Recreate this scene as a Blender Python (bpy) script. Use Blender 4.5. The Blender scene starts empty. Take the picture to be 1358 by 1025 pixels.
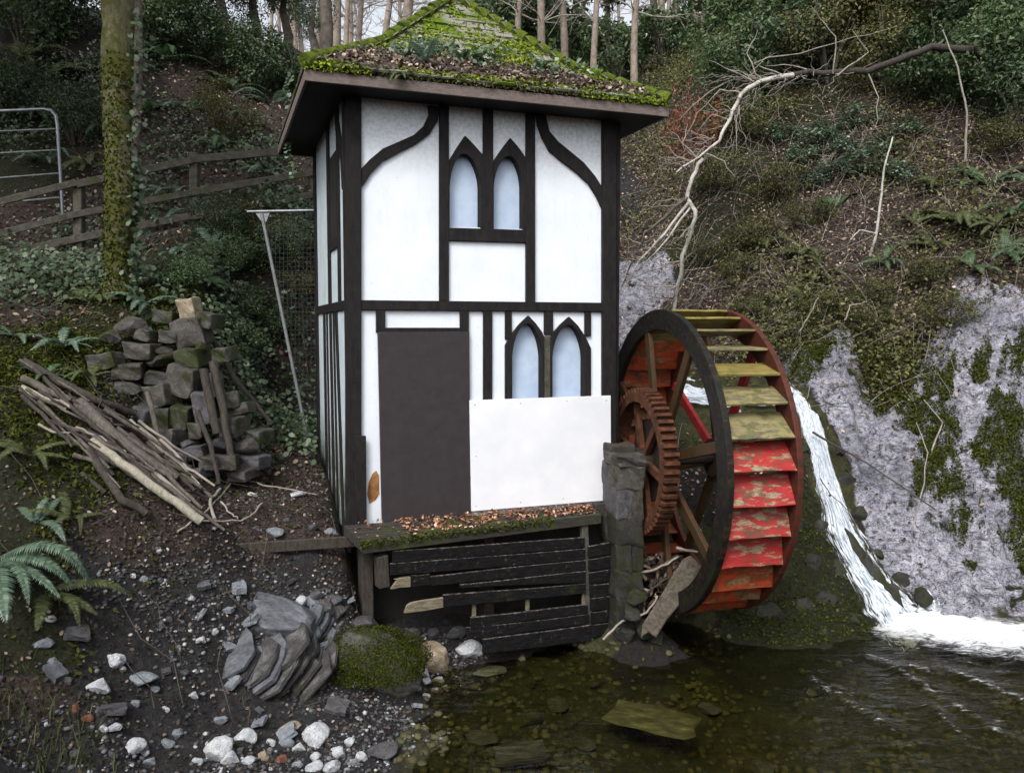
import bpy, bmesh, math, random
import numpy as np
from mathutils import Vector, Matrix

R = math.radians
random.seed(11)
RNG = np.random.default_rng(11)
SC = bpy.context.scene
COL = SC.collection

# ---------------------------------------------------------------- camera, sky, sun, exposure
F, CX, CY, HC = 1093.0, 679.0, 512.5, 2.8
PITCH = math.atan((512.5 - 438.0) / F)
cam_d = bpy.data.cameras.new('camera'); cam = bpy.data.objects.new('camera', cam_d); COL.objects.link(cam)
cam.location = (0, 0, HC); cam.rotation_euler = (math.pi / 2 - PITCH, 0, 0)
cam_d.sensor_width = 36.0; cam_d.lens = 36.0 * F / 1358.0; cam_d.clip_end = 2000; cam_d.clip_start = 0.05
SC.camera = cam

world = bpy.data.worlds.new('World'); SC.world = world; world.use_nodes = True
wn = world.node_tree.nodes; wl = world.node_tree.links
bg = wn['Background']
sky = wn.new('ShaderNodeTexSky'); sky.sky_type = 'NISHITA'; sky.sun_disc = False
SUN_EL, SUN_AZ = R(48), R(200)          # azimuth measured from +Y towards +X
sky.sun_elevation = SUN_EL; sky.sun_rotation = SUN_AZ
sky.air_density = 1.0; sky.dust_density = 4.0; sky.ozone_density = 1.0
hsv = wn.new('ShaderNodeHueSaturation'); hsv.inputs['Saturation'].default_value = 0.28
wl.new(sky.outputs[0], hsv.inputs['Color']); wl.new(hsv.outputs[0], bg.inputs['Color'])
bg.inputs['Strength'].default_value = 0.15

sun_d = bpy.data.lights.new('sun', 'SUN'); sun = bpy.data.objects.new('sun', sun_d); COL.objects.link(sun)
sun_d.energy = 0.95; sun_d.angle = R(18); sun_d.color = (1.0, 0.97, 0.93)
sdir = Vector((math.sin(SUN_AZ) * math.cos(SUN_EL), math.cos(SUN_AZ) * math.cos(SUN_EL), math.sin(SUN_EL)))
sun.rotation_euler = sdir.to_track_quat('Z', 'Y').to_euler()
sun.location = (0, 0, 40)

SC.view_settings.view_transform = 'Standard'; SC.view_settings.look = 'None'
SC.view_settings.exposure = 0.88; SC.view_settings.gamma = 1.0
SC.view_settings.use_curve_mapping = False
SC.cycles.use_denoising = True
SC.cycles.max_bounces = 5; SC.cycles.transparent_max_bounces = 12
SC.cycles.caustics_reflective = False; SC.cycles.caustics_refractive = False

# ---------------------------------------------------------------- pixel helpers
CP, SP = math.cos(PITCH), math.sin(PITCH)
def ray(px, py):
    u = -(py - CY) / F
    return np.array([(px - CX) / F, CP + SP * u, -SP + CP * u])
def W(px, py, Y):
    d = ray(px, py); d = d * (Y / d[1])
    return np.array([d[0], d[1], HC + d[2]])
def Wz(px, py, z):
    d = ray(px, py); d = d * ((z - HC) / d[2])
    return np.array([d[0], d[1], z])

# ---------------------------------------------------------------- tags and object helpers
def tag(o, label=None, cat=None, group=None, kind=None):
    if label: o['label'] = label
    if cat: o['category'] = cat
    if group: o['group'] = group
    if kind: o['kind'] = kind
    return o
def link(o, parent=None):
    COL.objects.link(o)
    if parent is not None: o.parent = parent
    return o
def empty(name, loc=(0, 0, 0), rz=0, parent=None):
    o = bpy.data.objects.new(name, None); o.empty_display_size = .1
    o.location = loc; o.rotation_euler = (0, 0, rz)
    return link(o, parent)
def obj(name, mesh, mat=None, parent=None, loc=None, rot=None, scale=None):
    o = bpy.data.objects.new(name, mesh)
    if mat is not None and len(mesh.materials) == 0: mesh.materials.append(mat)
    if loc is not None: o.location = loc
    if rot is not None: o.rotation_euler = rot
    if scale is not None: o.scale = scale
    return link(o, parent)
def mesh_np(name, V, Fc, smooth=False):
    me = bpy.data.meshes.new(name)
    V = np.asarray(V, np.float32); Fc = np.asarray(Fc, np.int32)
    k = Fc.shape[1]
    me.vertices.add(len(V)); me.vertices.foreach_set('co', V.ravel())
    me.loops.add(Fc.size); me.loops.foreach_set('vertex_index', Fc.ravel())
    me.polygons.add(len(Fc)); me.polygons.foreach_set('loop_start', np.arange(0, Fc.size, k, dtype=np.int32))
    me.update(calc_edges=True)
    if smooth: me.polygons.foreach_set('use_smooth', np.ones(len(Fc), bool))
    return me
def add_attr(me, name, vals, domain='POINT'):
    a = me.attributes.new(name, 'FLOAT', domain); a.data.foreach_set('value', np.asarray(vals, np.float32))
def add_col(me, name, rgb, domain='POINT'):
    a = me.attributes.new(name, 'FLOAT_COLOR', domain)
    c = np.ones((len(rgb), 4), np.float32); c[:, :3] = rgb
    a.data.foreach_set('color', c.ravel())
class MB:
    def __init__(s): s.v = []; s.f = []; s.sm = []
    def add(s, vs, fs, smooth=False):
        n = len(s.v); s.v += [tuple(map(float, v)) for v in vs]; s.f += [tuple(i + n for i in f) for f in fs]; s.sm += [smooth] * len(fs); return s
    def box(s, x0, x1, y0, y1, z0, z1):
        return s.add([(x0,y0,z0),(x1,y0,z0),(x1,y1,z0),(x0,y1,z0),(x0,y0,z1),(x1,y0,z1),(x1,y1,z1),(x0,y1,z1)],
              [(0,3,2,1),(4,5,6,7),(0,1,5,4),(1,2,6,5),(2,3,7,6),(3,0,4,7)])
    def bar(s, a, b, w, h, up=(0, 0, 1), roll=0.0):
        a = Vector(a); b = Vector(b); d = (b - a).normalized(); u = Vector(up)
        x = d.cross(u)
        if x.length < 1e-4: x = d.cross(Vector((1, 0, 0)))
        x.normalize(); z = x.cross(d)
        if roll:
            q = Matrix.Rotation(roll, 3, d); x = q @ x; z = q @ z
        vs = []
        for p in (a, b):
            for sx, sz in ((-1, -1), (1, -1), (1, 1), (-1, 1)):
                vs.append(p + x * (sx * w / 2) + z * (sz * h / 2))
        return s.add(vs, [(0,1,2,3),(7,6,5,4),(0,4,5,1),(1,5,6,2),(2,6,7,3),(3,7,4,0)])
    def tube(s, pts, rad, n=8, jit=0.0, smooth=True, cap=True):
        pts = [Vector(p) for p in pts]; m = len(pts)
        if not hasattr(rad, '__len__'): rad = [rad] * m
        t0 = (pts[1] - pts[0]).normalized()
        ref = Vector((0, 0, 1)) if abs(t0.z) < .9 else Vector((1, 0, 0))
        x = t0.cross(ref).normalized(); vs = []
        for i in range(m):
            t = (pts[min(i + 1, m - 1)] - pts[max(i - 1, 0)])
            if t.length < 1e-6: t = t0
            t.normalize(); x = (x - t * x.dot(t)).normalized(); y = t.cross(x)
            for k in range(n):
                a = 2 * math.pi * k / n; r = rad[i] * (1 + (random.uniform(-jit, jit) if jit else 0))
                vs.append(pts[i] + (x * math.cos(a) + y * math.sin(a)) * r)
        fs = [(i*n + k, i*n + (k+1) % n, (i+1)*n + (k+1) % n, (i+1)*n + k) for i in range(m-1) for k in range(n)]
        s.add(vs, fs, smooth)
        if cap: s.add(vs[:n][::-1], [tuple(range(n))]); s.add(vs[-n:], [tuple(range(n))])
        return s
    def prism(s, A, B):
        n = len(A); s.add(list(A) + list(B), [tuple(range(n)), tuple(range(2*n-1, n-1, -1))] + [((i+1) % n, i, n+i, n+(i+1) % n) for i in range(n)])
        return s
    def mesh(s, name):
        me = bpy.data.meshes.new(name); me.from_pydata(s.v, [], s.f); me.update()
        me.polygons.foreach_set('use_smooth', np.array(s.sm, bool)); return me
    def build(s, name, mat, parent=None, bevel=0.0, fix=True, **k):
        me = s.mesh(name)
        if fix:
            b = bmesh.new(); b.from_mesh(me); bmesh.ops.recalc_face_normals(b, faces=b.faces); b.to_mesh(me); b.free()
        o = obj(name, me, mat, parent, **k)
        if bevel:
            m = o.modifiers.new('bevel', 'BEVEL'); m.width = bevel; m.segments = 1; m.limit_method = 'ANGLE'
        return o

# ---------------------------------------------------------------- noise in numpy
_NT = {}
def vnoise(x, y, seed=0):
    if seed not in _NT: _NT[seed] = np.random.default_rng(seed).random((256, 256))
    T = _NT[seed]
    xi = np.floor(x).astype(int); yi = np.floor(y).astype(int); fx = x - xi; fy = y - yi
    fx = fx*fx*(3-2*fx); fy = fy*fy*(3-2*fy)
    g = lambda a, b: T[a & 255, b & 255]
    return (g(xi, yi)*(1-fx) + g(xi+1, yi)*fx)*(1-fy) + (g(xi, yi+1)*(1-fx) + g(xi+1, yi+1)*fx)*fy
def fbm(x, y, sc=1.0, octv=4, seed=0, gain=.5):
    s = 0; a = 1; t = 0
    for i in range(octv):
        s = s + a * (vnoise(x*sc + 17.3*i, y*sc - 9.1*i, seed + i) - .5); t += a; a *= gain; sc *= 2.03
    return s / t * 2

# ---------------------------------------------------------------- materials
class NT:
    def __init__(s, name):
        s.m = bpy.data.materials.new(name); s.m.use_nodes = True; s.t = s.m.node_tree; s.n = s.t.nodes; s.l = s.t.links
        s.p = s.n['Principled BSDF']; s.out = s.n['Material Output']; s.p.inputs['Specular IOR Level'].default_value = .3
    def new(s, ty, **kw):
        n = s.n.new(ty)
        for k, v in kw.items(): setattr(n, k, v)
        return n
    def coord(s, kind='Object', scale=(1, 1, 1), rnd=False):
        if kind == 'World':
            o = s.new('ShaderNodeNewGeometry').outputs['Position']
        else:
            o = s.new('ShaderNodeTexCoord').outputs[kind]
        mp = s.new('ShaderNodeMapping'); mp.inputs['Scale'].default_value = scale; s.l.new(o, mp.inputs[0])
        if rnd:
            oi = s.new('ShaderNodeObjectInfo'); mu = s.new('ShaderNodeMath', operation='MULTIPLY'); mu.inputs[1].default_value = 50
            s.l.new(oi.outputs['Random'], mu.inputs[0]); s.l.new(mu.outputs[0], mp.inputs['Location'])
        return mp.outputs[0]
    def noise(s, co, scale, detail=5, rough=.55, dist=0):
        n = s.new('ShaderNodeTexNoise'); n.inputs['Scale'].default_value = scale; n.inputs['Detail'].default_value = detail
        n.inputs['Roughness'].default_value = rough; n.inputs['Distortion'].default_value = dist
        s.l.new(co, n.inputs['Vector']); return n.outputs['Fac']
    def voro(s, co, scale, feat='F1', out='Distance'):
        n = s.new('ShaderNodeTexVoronoi'); n.feature = feat; n.inputs['Scale'].default_value = scale; s.l.new(co, n.inputs['Vector']); return n.outputs[out]
    def ramp(s, fac, stops, interp='LINEAR'):
        r = s.new('ShaderNodeValToRGB'); e = r.color_ramp.elements; r.color_ramp.interpolation = interp
        while len(e) < len(stops): e.new(.5)
        for el, (p, c) in zip(e, stops):
            el.position = p; el.color = (*c, 1) if hasattr(c, '__len__') else (c, c, c, 1)
        s.l.new(fac, r.inputs[0]); return r.outputs[0]
    def mix(s, fac, a, b, blend='MIX'):
        m = s.new('ShaderNodeMix'); m.data_type = 'RGBA'; m.blend_type = blend
        for sock, v in ((m.inputs[0], fac), (m.inputs[6], a), (m.inputs[7], b)):
            if isinstance(v, bpy.types.NodeSocket): s.l.new(v, sock)
            elif hasattr(v, '__len__'): sock.default_value = (*v, 1)
            else: sock.default_value = v
        return m.outputs[2]
    def math(s, op, a, b=0.0, clamp=False):
        m = s.new('ShaderNodeMath', operation=op); m.use_clamp = clamp
        for sock, v in ((m.inputs[0], a), (m.inputs[1], b)):
            if isinstance(v, bpy.types.NodeSocket): s.l.new(v, sock)
            else: sock.default_value = v
        return m.outputs[0]
    def attr(s, name, out='Fac'):
        a = s.new('ShaderNodeAttribute'); a.attribute_name = name; return a.outputs[out]
    def bump(s, h, strength=.5, dist=.02):
        b = s.new('ShaderNodeBump'); b.inputs['Strength'].default_value = strength; b.inputs['Distance'].default_value = dist
        s.l.new(h, b.inputs['Height']); s.l.new(b.outputs[0], s.p.inputs['Normal']); return b
    def set(s, **kw):
        for k, v in kw.items():
            sock = s.p.inputs[k.replace('_', ' ')]
            if isinstance(v, bpy.types.NodeSocket): s.l.new(v, sock)
            elif hasattr(v, '__len__'): sock.default_value = (*v, 1)
            else: sock.default_value = v
        return s
def wood(name, dark, light, moss=None, moss_amt=.5, axis_scale=(3, 3, 3), rough=.8, bump=.4, scale=6):
    t = NT(name); co = t.coord('Object', axis_scale, rnd=True)
    n = t.noise(co, scale, 8, .65); c = t.ramp(n, [(.3, dark), (.7, light)])
    fine = t.noise(co, scale * 7, 6, .7); c = t.mix(.55, c, t.ramp(fine, [(.38, .25), (.62, 1.25)]), 'MULTIPLY')
    if moss:
        mn = t.noise(t.coord('World'), 3.5, 7, .7); c = t.mix(t.ramp(mn, [(moss_amt, 0.0), (moss_amt + .12, 1.0)]), c, moss)
    t.set(Base_Color=c, Roughness=rough, Specular_IOR_Level=.2); t.bump(t.mix(.5, n, fine), bump, .01); return t.m
def plain(name, stops, scale=5, rough=.8, bump=.3, detail=7, metallic=0.0, coord='Object', spec=.3, dist=.02):
    t = NT(name); co = t.coord(coord, rnd=(coord == 'Object')); n = t.noise(co, scale, detail, .62)
    t.set(Base_Color=t.ramp(n, stops), Roughness=rough, Metallic=metallic, Specular_IOR_Level=spec)
    t.bump(t.noise(co, scale * 4, 6, .7), bump, dist); return t.m
def leafmat(name, stops, rough=.5, spec=.4, trans=.25, gain=1.4):
    """colour from the per-leaf attribute 'rnd'"""
    t = NT(name); c = t.ramp(t.attr('rnd'), stops)
    n = t.noise(t.coord('World'), .9, 3); c = t.mix(1.0, c, t.ramp(n, [(.3, .85), (.7, 1.0)]), 'MULTIPLY'); c = t.mix(1.0, c, (gain, gain, gain*.92), 'MULTIPLY')
    t.set(Base_Color=c, Roughness=rough, Specular_IOR_Level=spec)
    if trans:
        tr = t.new('ShaderNodeBsdfTranslucent'); t.l.new(c, tr.inputs['Color']); mx = t.new('ShaderNodeMixShader'); mx.inputs[0].default_value = trans
        t.l.new(t.p.outputs[0], mx.inputs[1]); t.l.new(tr.outputs[0], mx.inputs[2]); t.l.new(mx.outputs[0], t.out.inputs['Surface'])
    return t.m
M = {}
M['timber'] = wood('black_timber', (.006, .0055, .006), (.024, .020, .020), axis_scale=(4, 4, 1.2), rough=.75)
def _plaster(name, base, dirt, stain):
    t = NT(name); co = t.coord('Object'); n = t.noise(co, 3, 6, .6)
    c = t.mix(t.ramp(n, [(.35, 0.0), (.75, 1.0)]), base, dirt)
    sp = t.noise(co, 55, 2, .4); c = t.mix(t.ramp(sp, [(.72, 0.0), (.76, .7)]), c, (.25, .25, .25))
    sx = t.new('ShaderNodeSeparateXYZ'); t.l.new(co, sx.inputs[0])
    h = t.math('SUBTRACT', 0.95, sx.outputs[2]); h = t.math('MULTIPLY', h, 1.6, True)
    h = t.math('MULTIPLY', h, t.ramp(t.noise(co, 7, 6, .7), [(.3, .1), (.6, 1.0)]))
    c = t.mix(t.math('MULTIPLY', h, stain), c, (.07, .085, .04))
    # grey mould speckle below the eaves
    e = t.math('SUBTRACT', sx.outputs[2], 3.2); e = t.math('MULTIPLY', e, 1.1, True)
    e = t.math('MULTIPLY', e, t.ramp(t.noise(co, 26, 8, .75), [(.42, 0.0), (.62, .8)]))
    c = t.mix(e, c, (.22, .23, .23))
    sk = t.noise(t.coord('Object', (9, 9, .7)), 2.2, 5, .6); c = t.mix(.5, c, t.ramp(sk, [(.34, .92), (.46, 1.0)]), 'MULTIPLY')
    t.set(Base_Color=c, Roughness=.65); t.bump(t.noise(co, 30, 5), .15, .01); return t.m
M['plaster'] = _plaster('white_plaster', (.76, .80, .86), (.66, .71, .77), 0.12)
M['plaster_side'] = _plaster('stained_shaded_plaster', (.56, .64, .68), (.42, .50, .54), 1.0)  # algae stain, plus a dimmer bluish base that paints in the side's shade
M['board'] = plain('white_board', [(.3, (.68, .70, .74)), (.7, (.78, .79, .82))], 2.5, .5, .08)
M['pane'] = plain('pale_blue_board', [(.35, (.40, .50, .66)), (.65, (.50, .60, .74))], 6, .45, .08)
M['door'] = plain('brown_plywood', [(.3, (.026, .021, .023)), (.7, (.036, .030, .032))], 9, .6, .12, coord='Object')
M['bare'] = plain('bare_wood', [(.35, (.16, .06, .02)), (.65, (.34, .17, .06))], 14, .8, .4)
M['fascia'] = wood('weathered_fascia', (.12, .096, .088), (.22, .18, .165), (.07, .09, .03), .68, (2, 9, 9), .85)
M['deck'] = wood('mossy_deck_board', (.024, .022, .019), (.065, .058, .05), (.045, .06, .014), .5, (2, 8, 8), .85)
def _plank():
    t = NT('black_stained_plank'); co = t.coord('Object', (2, 9, 9), rnd=True); n = t.noise(co, 5, 8, .65)
    c = t.ramp(n, [(.35, (.003, .003, .0035)), (.7, (.013, .012, .012))])
    w = t.coord('World'); chips = t.noise(w, 24, 8, .8)
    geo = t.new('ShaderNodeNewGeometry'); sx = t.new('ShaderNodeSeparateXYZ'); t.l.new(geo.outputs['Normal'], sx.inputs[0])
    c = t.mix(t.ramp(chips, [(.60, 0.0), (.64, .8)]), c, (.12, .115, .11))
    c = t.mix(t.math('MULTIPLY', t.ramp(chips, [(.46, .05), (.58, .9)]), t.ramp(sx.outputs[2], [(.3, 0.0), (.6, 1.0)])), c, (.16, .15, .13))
    c = t.mix(t.ramp(t.noise(w, 3.1, 6, .7), [(.6, 0.0), (.72, .8)]), c, (.03, .04, .012))
    t.set(Base_Color=c, Roughness=.85, Specular_IOR_Level=.15); t.bump(n, .6, .015); return t.m
M['plank'] = _plank()
M['plank_bare'] = wood('broken_bare_wood', (.09, .075, .05), (.30, .26, .18), (.05, .06, .02), .62, (2, 8, 8), .9)
M['dark_in'] = plain('dark_interior', [(.3, (.01, .01, .01)), (.7, (.02, .018, .015))], 5)
M['shingle'] = wood('mossy_shingle', (.15, .145, .12), (.38, .37, .32), (.085, .13, .008), .47, (3, 3, 3), .95, .8)
M['moss'] = plain('bright_moss', [(.3, (.045, .075, .004)), (.5, (.095, .14, .008)), (.72, (.19, .22, .02))], 9, 1, 1, dist=.05, coord='World')
M['moss_dark'] = plain('dark_moss', [(.3, (.012, .018, .003)), (.55, (.035, .047, .006)), (.75, (.075, .085, .012))], 9, 1, 1, dist=.05, coord='World')
def _peel(name, paint, under, amt, moss):
    t = NT(name); w = t.coord('World'); co = t.coord('Object', (2, 7, 7), rnd=True)
    n = t.noise(co, 2.6, 8, .68, .3); c = t.ramp(t.noise(co, 3, 5), [(.3, tuple(.6*x for x in paint)), (.7, paint)])
    u = t.ramp(t.noise(co, 14, 6), [(.35, tuple(.55*x for x in under)), (.65, under)])
    c = t.mix(t.ramp(n, [(amt, 0.0), (amt + .035, 1.0)]), c, u)
    if moss: c = t.mix(t.ramp(t.noise(w, 9, 7, .7), [(.5, 0.0), (.62, .9)]), c, moss)
    t.set(Base_Color=c, Roughness=.6); t.bump(n, .5, .006); return t.m
M['paddle_red'] = _peel('peeling_red_paint', (.36, .026, .024), (.30, .24, .15), .53, (.10, .05, .03))
M['paddle_orange'] = _peel('faded_orange_red_paint', (.34, .045, .014), (.22, .15, .07), .54, (.05, .045, .012))
M['paddle_green'] = _peel('bare_yellow_green_board', (.25, .215, .10), (.15, .13, .08), .52, (.085, .085, .03))
M['paddle_yellow'] = _peel('yellow_mossy_board', (.24, .19, .055), (.30, .09, .03), .66, (.10, .095, .02))
M['rim_black'] = _peel('black_painted_rim', (.006, .0055, .005), (.042, .020, .010), .54, (.011, .013, .005))
M['rim_red'] = _peel('red_brown_rim', (.085, .02, .010), (.04, .02, .011), .54, None)
M['spoke'] = _peel('brown_red_spoke', (.075, .028, .011), (.05, .04, .016), .5, (.022, .024, .008))
M['spoke_red'] = _peel('red_spoke', (.40, .035, .035), (.2, .12, .08), .62, None)
M['gear'] = plain('rusty_iron', [(.3, (.028, .011, .006)), (.55, (.085, .03, .013)), (.75, (.16, .065, .028))], 12, .85, .6)
M['iron_dark'] = plain('dark_iron', [(.3, (.012, .01, .008)), (.7, (.04, .03, .02))], 8, .7, .5)
M['galv'] = plain('galvanised_steel', [(.3, (.16, .175, .19)), (.7, (.27, .29, .31))], 10, .42, .1, metallic=.7)
M['galv_dull'] = plain('dull_galvanised_steel', [(.3, (.13, .14, .145)), (.7, (.23, .245, .25))], 10, .6, .2, metallic=.3)
M['wire'] = plain('dark_wire', [(.3, (.012, .013, .013)), (.7, (.04, .04, .04))], 10, .6, .1)
M['fence'] = wood('weathered_fence_wood', (.045, .042, .034), (.12, .112, .092), (.045, .055, .018), .56, (2, 2, 2), .9)
def _rock(name, a, b, c2, moss=None, mossamt=.55, scale=3, strata=None, rough=.75):
    t = NT(name); co = t.coord('Object', strata or (1, 1, 1), rnd=True); n = t.noise(co, scale, 9, .65, .4)
    c = t.ramp(n, [(.28, a), (.5, b), (.72, c2)])
    f = t.noise(co, scale * 7, 7, .75); c = t.mix(.75, c, t.ramp(f, [(.34, .25), (.5, .9), (.66, 1.45)]), 'MULTIPLY')
    if moss: c = t.mix(t.ramp(t.noise(t.coord('World'), 4, 8, .7), [(mossamt, 0.0), (mossamt + .08, 1.0)]), c, moss)
    t.set(Base_Color=c, Roughness=rough); t.bump(t.mix(.4, n, f), .8, .03); return t.m
M['stone'] = _rock('grey_brown_stone', (.03, .027, .024), (.066, .060, .053), (.125, .116, .102), (.026, .03, .008), .53)
M['stone_pale'] = _rock('pale_quartz_stone', (.30, .32, .35), (.46, .48, .50), (.66, .66, .65))
M['stone_blue'] = _rock('blue_grey_slate_stone', (.11, .125, .145), (.20, .22, .245), (.32, .34, .36))
M['stone_dark'] = _rock('dark_slate_stone', (.035, .034, .037), (.075, .073, .078), (.13, .125, .13))
M['stone_tan'] = _rock('tan_stone', (.17, .13, .085), (.32, .26, .18), (.46, .40, .31))
M['stone_red'] = _rock('red_brown_stone', (.12, .04, .025), (.2, .08, .05), (.28, .13, .09))
M['slab_blue'] = _rock('smooth_grey_slab', (.045, .048, .054), (.08, .086, .098), (.15, .158, .172), (.03, .034, .012), .62, 2.6, None, .5)
M['shale'] = _rock('banded_shale', (.022, .02, .019), (.06, .056, .056), (.20, .195, .20), (.03, .034, .01), .58, 5, (1.5, 1.5, 14))
M['stone_moss'] = _rock('moss_covered_stone', (.03, .03, .025), (.07, .068, .06), (.11, .11, .1), (.026, .032, .007), .47)
M['log'] = wood('grey_barkless_log', (.05, .043, .037), (.175, .153, .132), (.045, .047, .018), .6, (6, 6, 1.5), .85, .6)
M['log_pale'] = wood('pale_barkless_log', (.22, .20, .155), (.43, .40, .32), None, .5, (6, 6, 1.5), .85, .5)
M['log_dark'] = wood('dark_bark_log', (.028, .024, .02), (.085, .072, .062), (.04, .048, .014), .62, (6, 6, 2), .9, .8)
M['twig'] = plain('pale_twig', [(.3, (.16, .14, .12)), (.7, (.34, .31, .27))], 6, .85, .3)
M['twig_white'] = plain('bleached_branch', [(.3, (.16, .15, .12)), (.45, (.34, .32, .29)), (.6, (.48, .46, .42)), (.75, (.20, .19, .13))], 9, .8, .3)
M['twig_dark'] = plain('dark_twig', [(.3, (.035, .028, .022)), (.7, (.10, .085, .07))], 6, .9, .3)
M['bark'] = plain('grey_brown_bark', [(.3, (.07, .06, .05)), (.7, (.19, .165, .14))], 8, .95, 1, dist=.04)
M['bark_pale'] = plain('pale_pinkish_bark', [(.3, (.17, .135, .11)), (.7, (.36, .30, .25))], 7, .95, .8, dist=.04)
M['bark_moss'] = _rock('mossy_bark', (.045, .043, .022), (.095, .09, .045), (.16, .15, .10), (.052, .056, .012), .47, 4, (1, 1, .35), .95)
M['evergreen'] = leafmat('evergreen_leaves', [(0, (.012, .026, .012)), (.5, (.030, .055, .024)), (.85, (.055, .085, .035)), (1, (.09, .125, .06))], .42, .45)
M['bluegreen'] = leafmat('glossy_laurel_leaves', [(0, (.02, .04, .022)), (.55, (.055, .09, .052)), (.85, (.12, .165, .11)), (1, (.26, .32, .27))], .3, .65)
M['olive'] = leafmat('olive_undergrowth', [(0, (.018, .02, .006)), (.5, (.052, .056, .018)), (.85, (.10, .098, .034)), (1, (.17, .155, .075))], .6, .3)
M['litter'] = leafmat('brown_leaf_litter', [(0, (.010, .007, .006)), (.5, (.045, .030, .024)), (.8, (.13, .09, .072)), (.94, (.26, .195, .165)), (1, (.46, .37, .33))], .6, .35, .1)
M['litter_roof'] = leafmat('russet_leaf_litter', [(0, (.05, .022, .012)), (.45, (.17, .075, .04)), (.8, (.33, .16, .10)), (1, (.56, .40, .32))], .6, .35, .1)
M['beech'] = leafmat('rust_red_leaves', [(0, (.08, .024, .014)), (.6, (.17, .05, .03)), (1, (.26, .11, .07))], .6, .3)
M['fern'] = leafmat('fern_green', [(0, (.035, .07, .032)), (.6, (.075, .135, .07)), (1, (.15, .21, .11))], .55, .35, .3, 1.0)
M['fern_blue'] = leafmat('fern_grey_green', [(0, (.07, .125, .085)), (.6, (.14, .22, .16)), (1, (.24, .33, .25))], .45, .5, .3, .85)
M['fern_dull'] = leafmat('fern_dull_olive', [(0, (.032, .04, .014)), (.6, (.07, .085, .035)), (1, (.12, .135, .06))], .6, .3, .3, 1.2)
M['grass'] = leafmat('grass_blades', [(0, (.02, .028, .010)), (.6, (.05, .065, .024)), (1, (.12, .13, .06))], .6, .3, .3, 1.0)
M['mossleaf'] = leafmat('moss_tufts', [(0, (.016, .022, .003)), (.5, (.042, .055, .007)), (1, (.095, .105, .018))], .9, .1, .1, .85)
M['mossbright'] = leafmat('bright_moss_tufts', [(0, (.04, .065, .005)), (.5, (.10, .14, .01)), (1, (.21, .25, .03))], .9, .15, .15)
M['ivy'] = leafmat('ivy_leaves', [(0, (.014, .024, .012)), (.6, (.035, .055, .028)), (1, (.075, .105, .065))], .45, .4, .15)

M['evergreen_far'] = leafmat('hazed_thicket_leaves', [(0, (.03, .055, .022)), (.5, (.06, .10, .042)), (.85, (.095, .14, .065)), (1, (.16, .20, .11))], .45, .4, .35)  # background haze put into the colour as a lighter leaf green
M['litter_dark'] = leafmat('dark_leaf_litter', [(0, (.008, .006, .005)), (.55, (.025, .018, .015)), (.85, (.06, .042, .035)), (.96, (.14, .10, .085)), (1, (.36, .29, .26))], .6, .3, .05)  # darker copy of the litter colours for the near bank
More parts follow.
